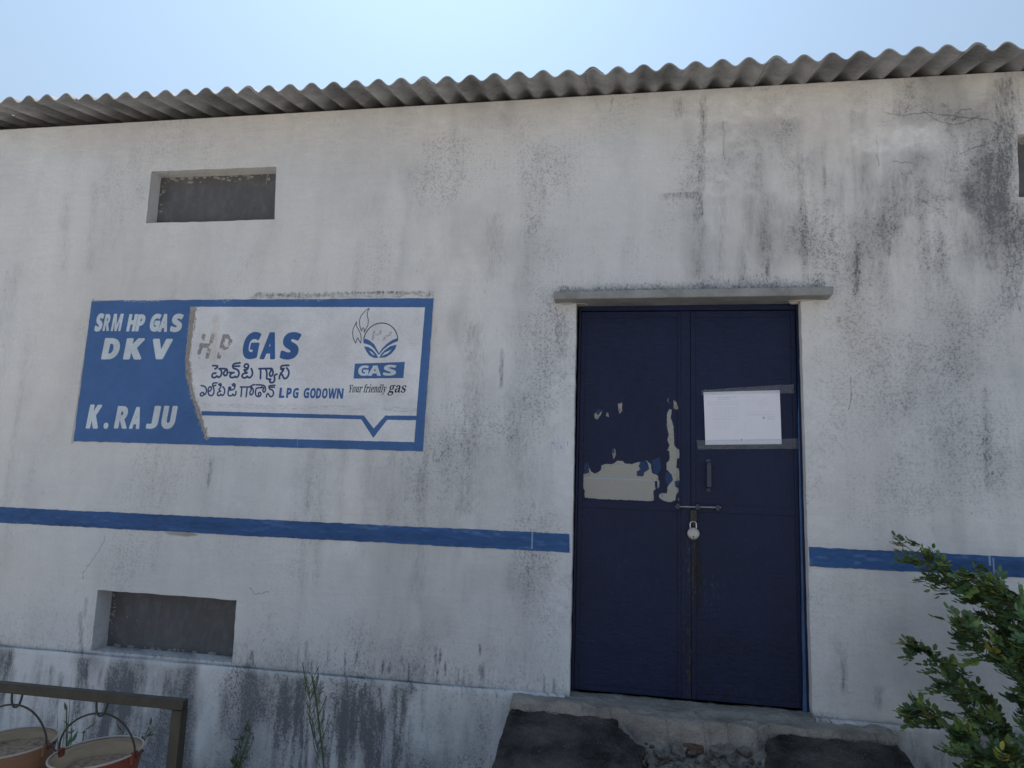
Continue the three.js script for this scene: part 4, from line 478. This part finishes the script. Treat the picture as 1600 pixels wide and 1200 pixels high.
{
  const t = thing('leafy_shrub', 'green leafy shrub with small round leaves growing against the wall beside the ramp', 'shrub', [1.86, 0, 0.55]);
  const root = V(1.86, 0, 0.55);
  const arms = [ // tip points of the main branches, how leafy, how wide the spray is
    [[[1.78, 0.5, 0.56], [1.74, 1.05, 0.5], [1.62, 1.33, 0.44], [1.47, 1.47, 0.4], [1.36, 1.545, 0.4], [1.285, 1.6, 0.4]], 34, 0.045],
    [[[1.8, 0.5, 0.5], [1.78, 1.0, 0.42], [1.66, 1.32, 0.38], [1.52, 1.42, 0.34], [1.44, 1.43, 0.34]], 44, 0.05],
    [[[1.82, 0.5, 0.6], [1.82, 1.0, 0.6], [1.74, 1.28, 0.55], [1.62, 1.42, 0.5], [1.56, 1.44, 0.48]], 60, 0.07],
    [[[1.84, 0.5, 0.5], [1.86, 1.0, 0.42], [1.8, 1.28, 0.4], [1.74, 1.4, 0.38]], 64, 0.09],
    [[[1.9, 0.5, 0.55], [1.95, 0.95, 0.5], [1.98, 1.25, 0.46], [1.96, 1.42, 0.44]], 70, 0.11],
    [[[1.82, 0.45, 0.7], [1.78, 0.85, 0.72], [1.66, 1.08, 0.66], [1.54, 1.18, 0.6], [1.47, 1.26, 0.56]], 66, 0.07],
    [[[1.86, 0.45, 0.7], [1.86, 0.9, 0.75], [1.8, 1.1, 0.72], [1.7, 1.22, 0.66]], 70, 0.1],
    [[[1.76, 0.5, 0.45], [1.66, 0.85, 0.36], [1.54, 1.0, 0.32], [1.42, 1.08, 0.3], [1.36, 1.1, 0.3]], 36, 0.04],
    [[[1.74, 0.4, 0.6], [1.6, 0.7, 0.62], [1.5, 0.92, 0.58], [1.42, 1.0, 0.52]], 34, 0.05],
    [[[1.72, 0.35, 0.6], [1.56, 0.62, 0.62], [1.44, 0.8, 0.55], [1.3, 0.87, 0.48]], 46, 0.05],
    [[[1.76, 0.3, 0.7], [1.66, 0.55, 0.78], [1.54, 0.72, 0.74], [1.44, 0.76, 0.66]], 44, 0.06],
    [[[1.84, 0.3, 0.75], [1.84, 0.6, 0.85], [1.74, 0.82, 0.85], [1.62, 0.92, 0.8]], 54, 0.09],
    [[[1.82, 0.25, 0.75], [1.78, 0.45, 0.88], [1.64, 0.6, 0.92], [1.5, 0.66, 0.88]], 50, 0.08],
    [[[1.9, 0.3, 0.7], [1.94, 0.65, 0.76], [1.9, 0.9, 0.76], [1.82, 1.02, 0.74]], 54, 0.1],
  ];
  for (const [pts, n, spread] of arms) {
    const local = [[root.x, -0.05, root.z], ...pts].map((p) => V(p[0] - root.x, p[1], p[2] - root.z)), cv = new THREE.CatmullRomCurve3(local);
    const st = []; const N = 30; { const fr = cv.computeFrenetFrames(N, false); const P = []; const I = []; for (let i = 0; i <= N; i++) { const c = cv.getPointAt(i / N), r = 0.006 * (1 - i / N) + 0.0014; for (let k = 0; k < 6; k++) { const a = k / 6 * 6.2832, q = c.clone().addScaledVector(fr.normals[i], Math.cos(a) * r).addScaledVector(fr.binormals[i], Math.sin(a) * r); P.push(q.x, q.y, q.z); } } for (let i = 0; i < N; i++) for (let k = 0; k < 6; k++) { const a = i * 6 + k, b = i * 6 + (k + 1) % 6; I.push(a, b, b + 6, a, b + 6, a + 6); } const g = new THREE.BufferGeometry(); g.setAttribute('position', new THREE.Float32BufferAttribute(P, 3)); g.setIndex(I); g.computeVertexNormals(); st.push(g.toNonIndexed()); }
    const L = new Leaves();
    for (let k = 0; k < n * 2.1; k++) { const s = 0.48 + 0.52 * Math.pow(rnd(), 0.7), c = cv.getPointAt(Math.min(1, s)), tan = cv.getTangentAt(Math.min(1, s)); const o = unit().multiplyScalar(spread * 1.35 * rnd() * (1.15 - 0.5 * s)); const b = c.clone().add(o); if (o.length() > 0.03) { const tw = new THREE.TubeGeometry(new THREE.LineCurve3(c, b), 1, 0.0014, 4); tw.deleteAttribute('uv'); st.push(tw.toNonIndexed()); } const d = unit().multiplyScalar(0.75).addScaledVector(tan, 0.7).add(V(-0.1, 0.18, 0.1)).normalize(); compound(L, b, d, rr(0.05, 0.09), 3 + Math.floor(rnd() * 3), rr(0.026, 0.037)); }
    const br = mesh('branch', mergeGeometries(st), stemMat, t); L.build('leaves', br);
  }
}
{ // tall dry weed with upswept twigs
  const t = thing('dry_weed', 'tall thin dry weed with upswept wispy twigs in front of the stained plinth', 'weed', [-1.56, 0, 0.2]);
  mesh('stalk', tube([[0.02, -0.03, 0], [0.0, 0.2, 0.01], [-0.05, 0.42, 0], [-0.1, 0.6, -0.02], [-0.13, 0.7, -0.02]], 0.0045, 20, 6), greenStem, t);
  const tw = []; for (let k = 0; k < 34; k++) { const s = rr(0.3, 0.68), x = -0.02 - 0.11 * step(0.15, 0.7, s), d = rnd() < 0.5 ? -1 : 1, l = rr(0.05, 0.13); tw.push(tube([[x, s - 0.03, 0], [x + d * l * 0.35, s + l * 0.5, rr(-0.02, 0.02)], [x + d * l * 0.5, s + l * 1.1, rr(-0.03, 0.03)]], rr(0.0012, 0.0022), 6, 4)); }
  mesh('twigs', mergeGeometries(tw), greenStem, t).userData.kind = 'stuff';
  const L = new Leaves(); for (let k = 0; k < 60; k++) { const y = rr(0.05, 0.75), x = 0.01 - 0.13 * step(0.15, 0.75, y) + rr(-0.04, 0.04), d = V(rr(-1, 1), rr(0.2, 1), rr(-0.6, 0.6)).normalize(); L.blade(V(x, y, rr(-0.02, 0.03)), d, V(0, 0, 0).crossVectors(d, V(0, 0.3, 1)).normalize(), rr(0.015, 0.04), rr(0.003, 0.006), [0.10, 0.11, 0.05].map((c) => c * rr(0.7, 1.2)), 'lance'); } L.build('leaves', t);
}
const weed = (label, x, z, h, n, spread, len, cols, seedHead) => {
  const t = thing('green_weed', label, 'weed', [x, 0, z]); const L = new Leaves(), st = [];
  for (let k = 0; k < n; k++) { const a = rnd() * 6.283, e = [Math.cos(a) * spread * rnd(), h * rr(0.6, 1), Math.sin(a) * spread * rnd()], cv = [[rr(-0.01, 0.01), -0.02, rr(-0.01, 0.01)], [e[0] * 0.35, e[1] * 0.55, e[2] * 0.35], e]; st.push(tube(cv, 0.0024, 8, 5)); for (let q = 0; q < 13; q++) { const s = rr(0.25, 1.02), b = V(e[0] * s * s, e[1] * s, e[2] * s * s), d = V(rr(-1, 1), rr(-0.1, 0.9), rr(-1, 1)).normalize(); L.blade(b, d, V(0, 0, 0).crossVectors(d, V(0.1, 1, 0.3)).normalize(), len * rr(0.5, 1.1), len * rr(0.22, 0.34), cols[Math.floor(rnd() * cols.length)].map((c) => c * rr(0.7, 1.3)), 'lance'); } }
  mesh('stems', mergeGeometries(st), greenStem, t).userData.kind = 'stuff'; L.build('leaves', t); return t;
};
const DG = [[0.05, 0.085, 0.03], [0.07, 0.10, 0.04]], PALE = [[0.45, 0.44, 0.16], [0.5, 0.5, 0.3], [0.10, 0.13, 0.05]];
weed('dark green leafy weed in front of the plinth beside the rack post', -2.02, 0.35, 0.46, 7, 0.16, 0.05, DG);
weed('low dark green weed behind the red bucket, at the foot of the plinth', -2.55, 0.5, 0.48, 6, 0.14, 0.06, DG);
weed('grey green weed standing between the two fire buckets', -2.12, 1.35, 0.86, 8, 0.07, 0.06, [[0.10, 0.13, 0.09], [0.07, 0.10, 0.05]]);
weed('pale yellow flowering weed by the red bucket and the rack post', -1.46, 1.95, 0.86, 6, 0.06, 0.028, PALE);
{ // grass stalks behind the buckets
  const t = thing('grass_tuft', 'few thin upright grass stalks behind the fire buckets', 'grass', [-2.35, 0, 1.0]); const L = new Leaves();
  for (let k = 0; k < 16; k++) { const d = V(rr(-0.12, 0.12), 1, rr(-0.1, 0.1)).normalize(); L.blade(V(rr(-0.22, 0.12), -0.02, rr(-0.1, 0.1)), d, V(1, 0, rr(-0.3, 0.3)).normalize(), rr(0.5, 0.92), rr(0.006, 0.011), [0.08, 0.11, 0.04].map((c) => c * rr(0.7, 1.3)), 'lance'); }
  L.build('blades', t);
}

renderer.render(scene, camera);
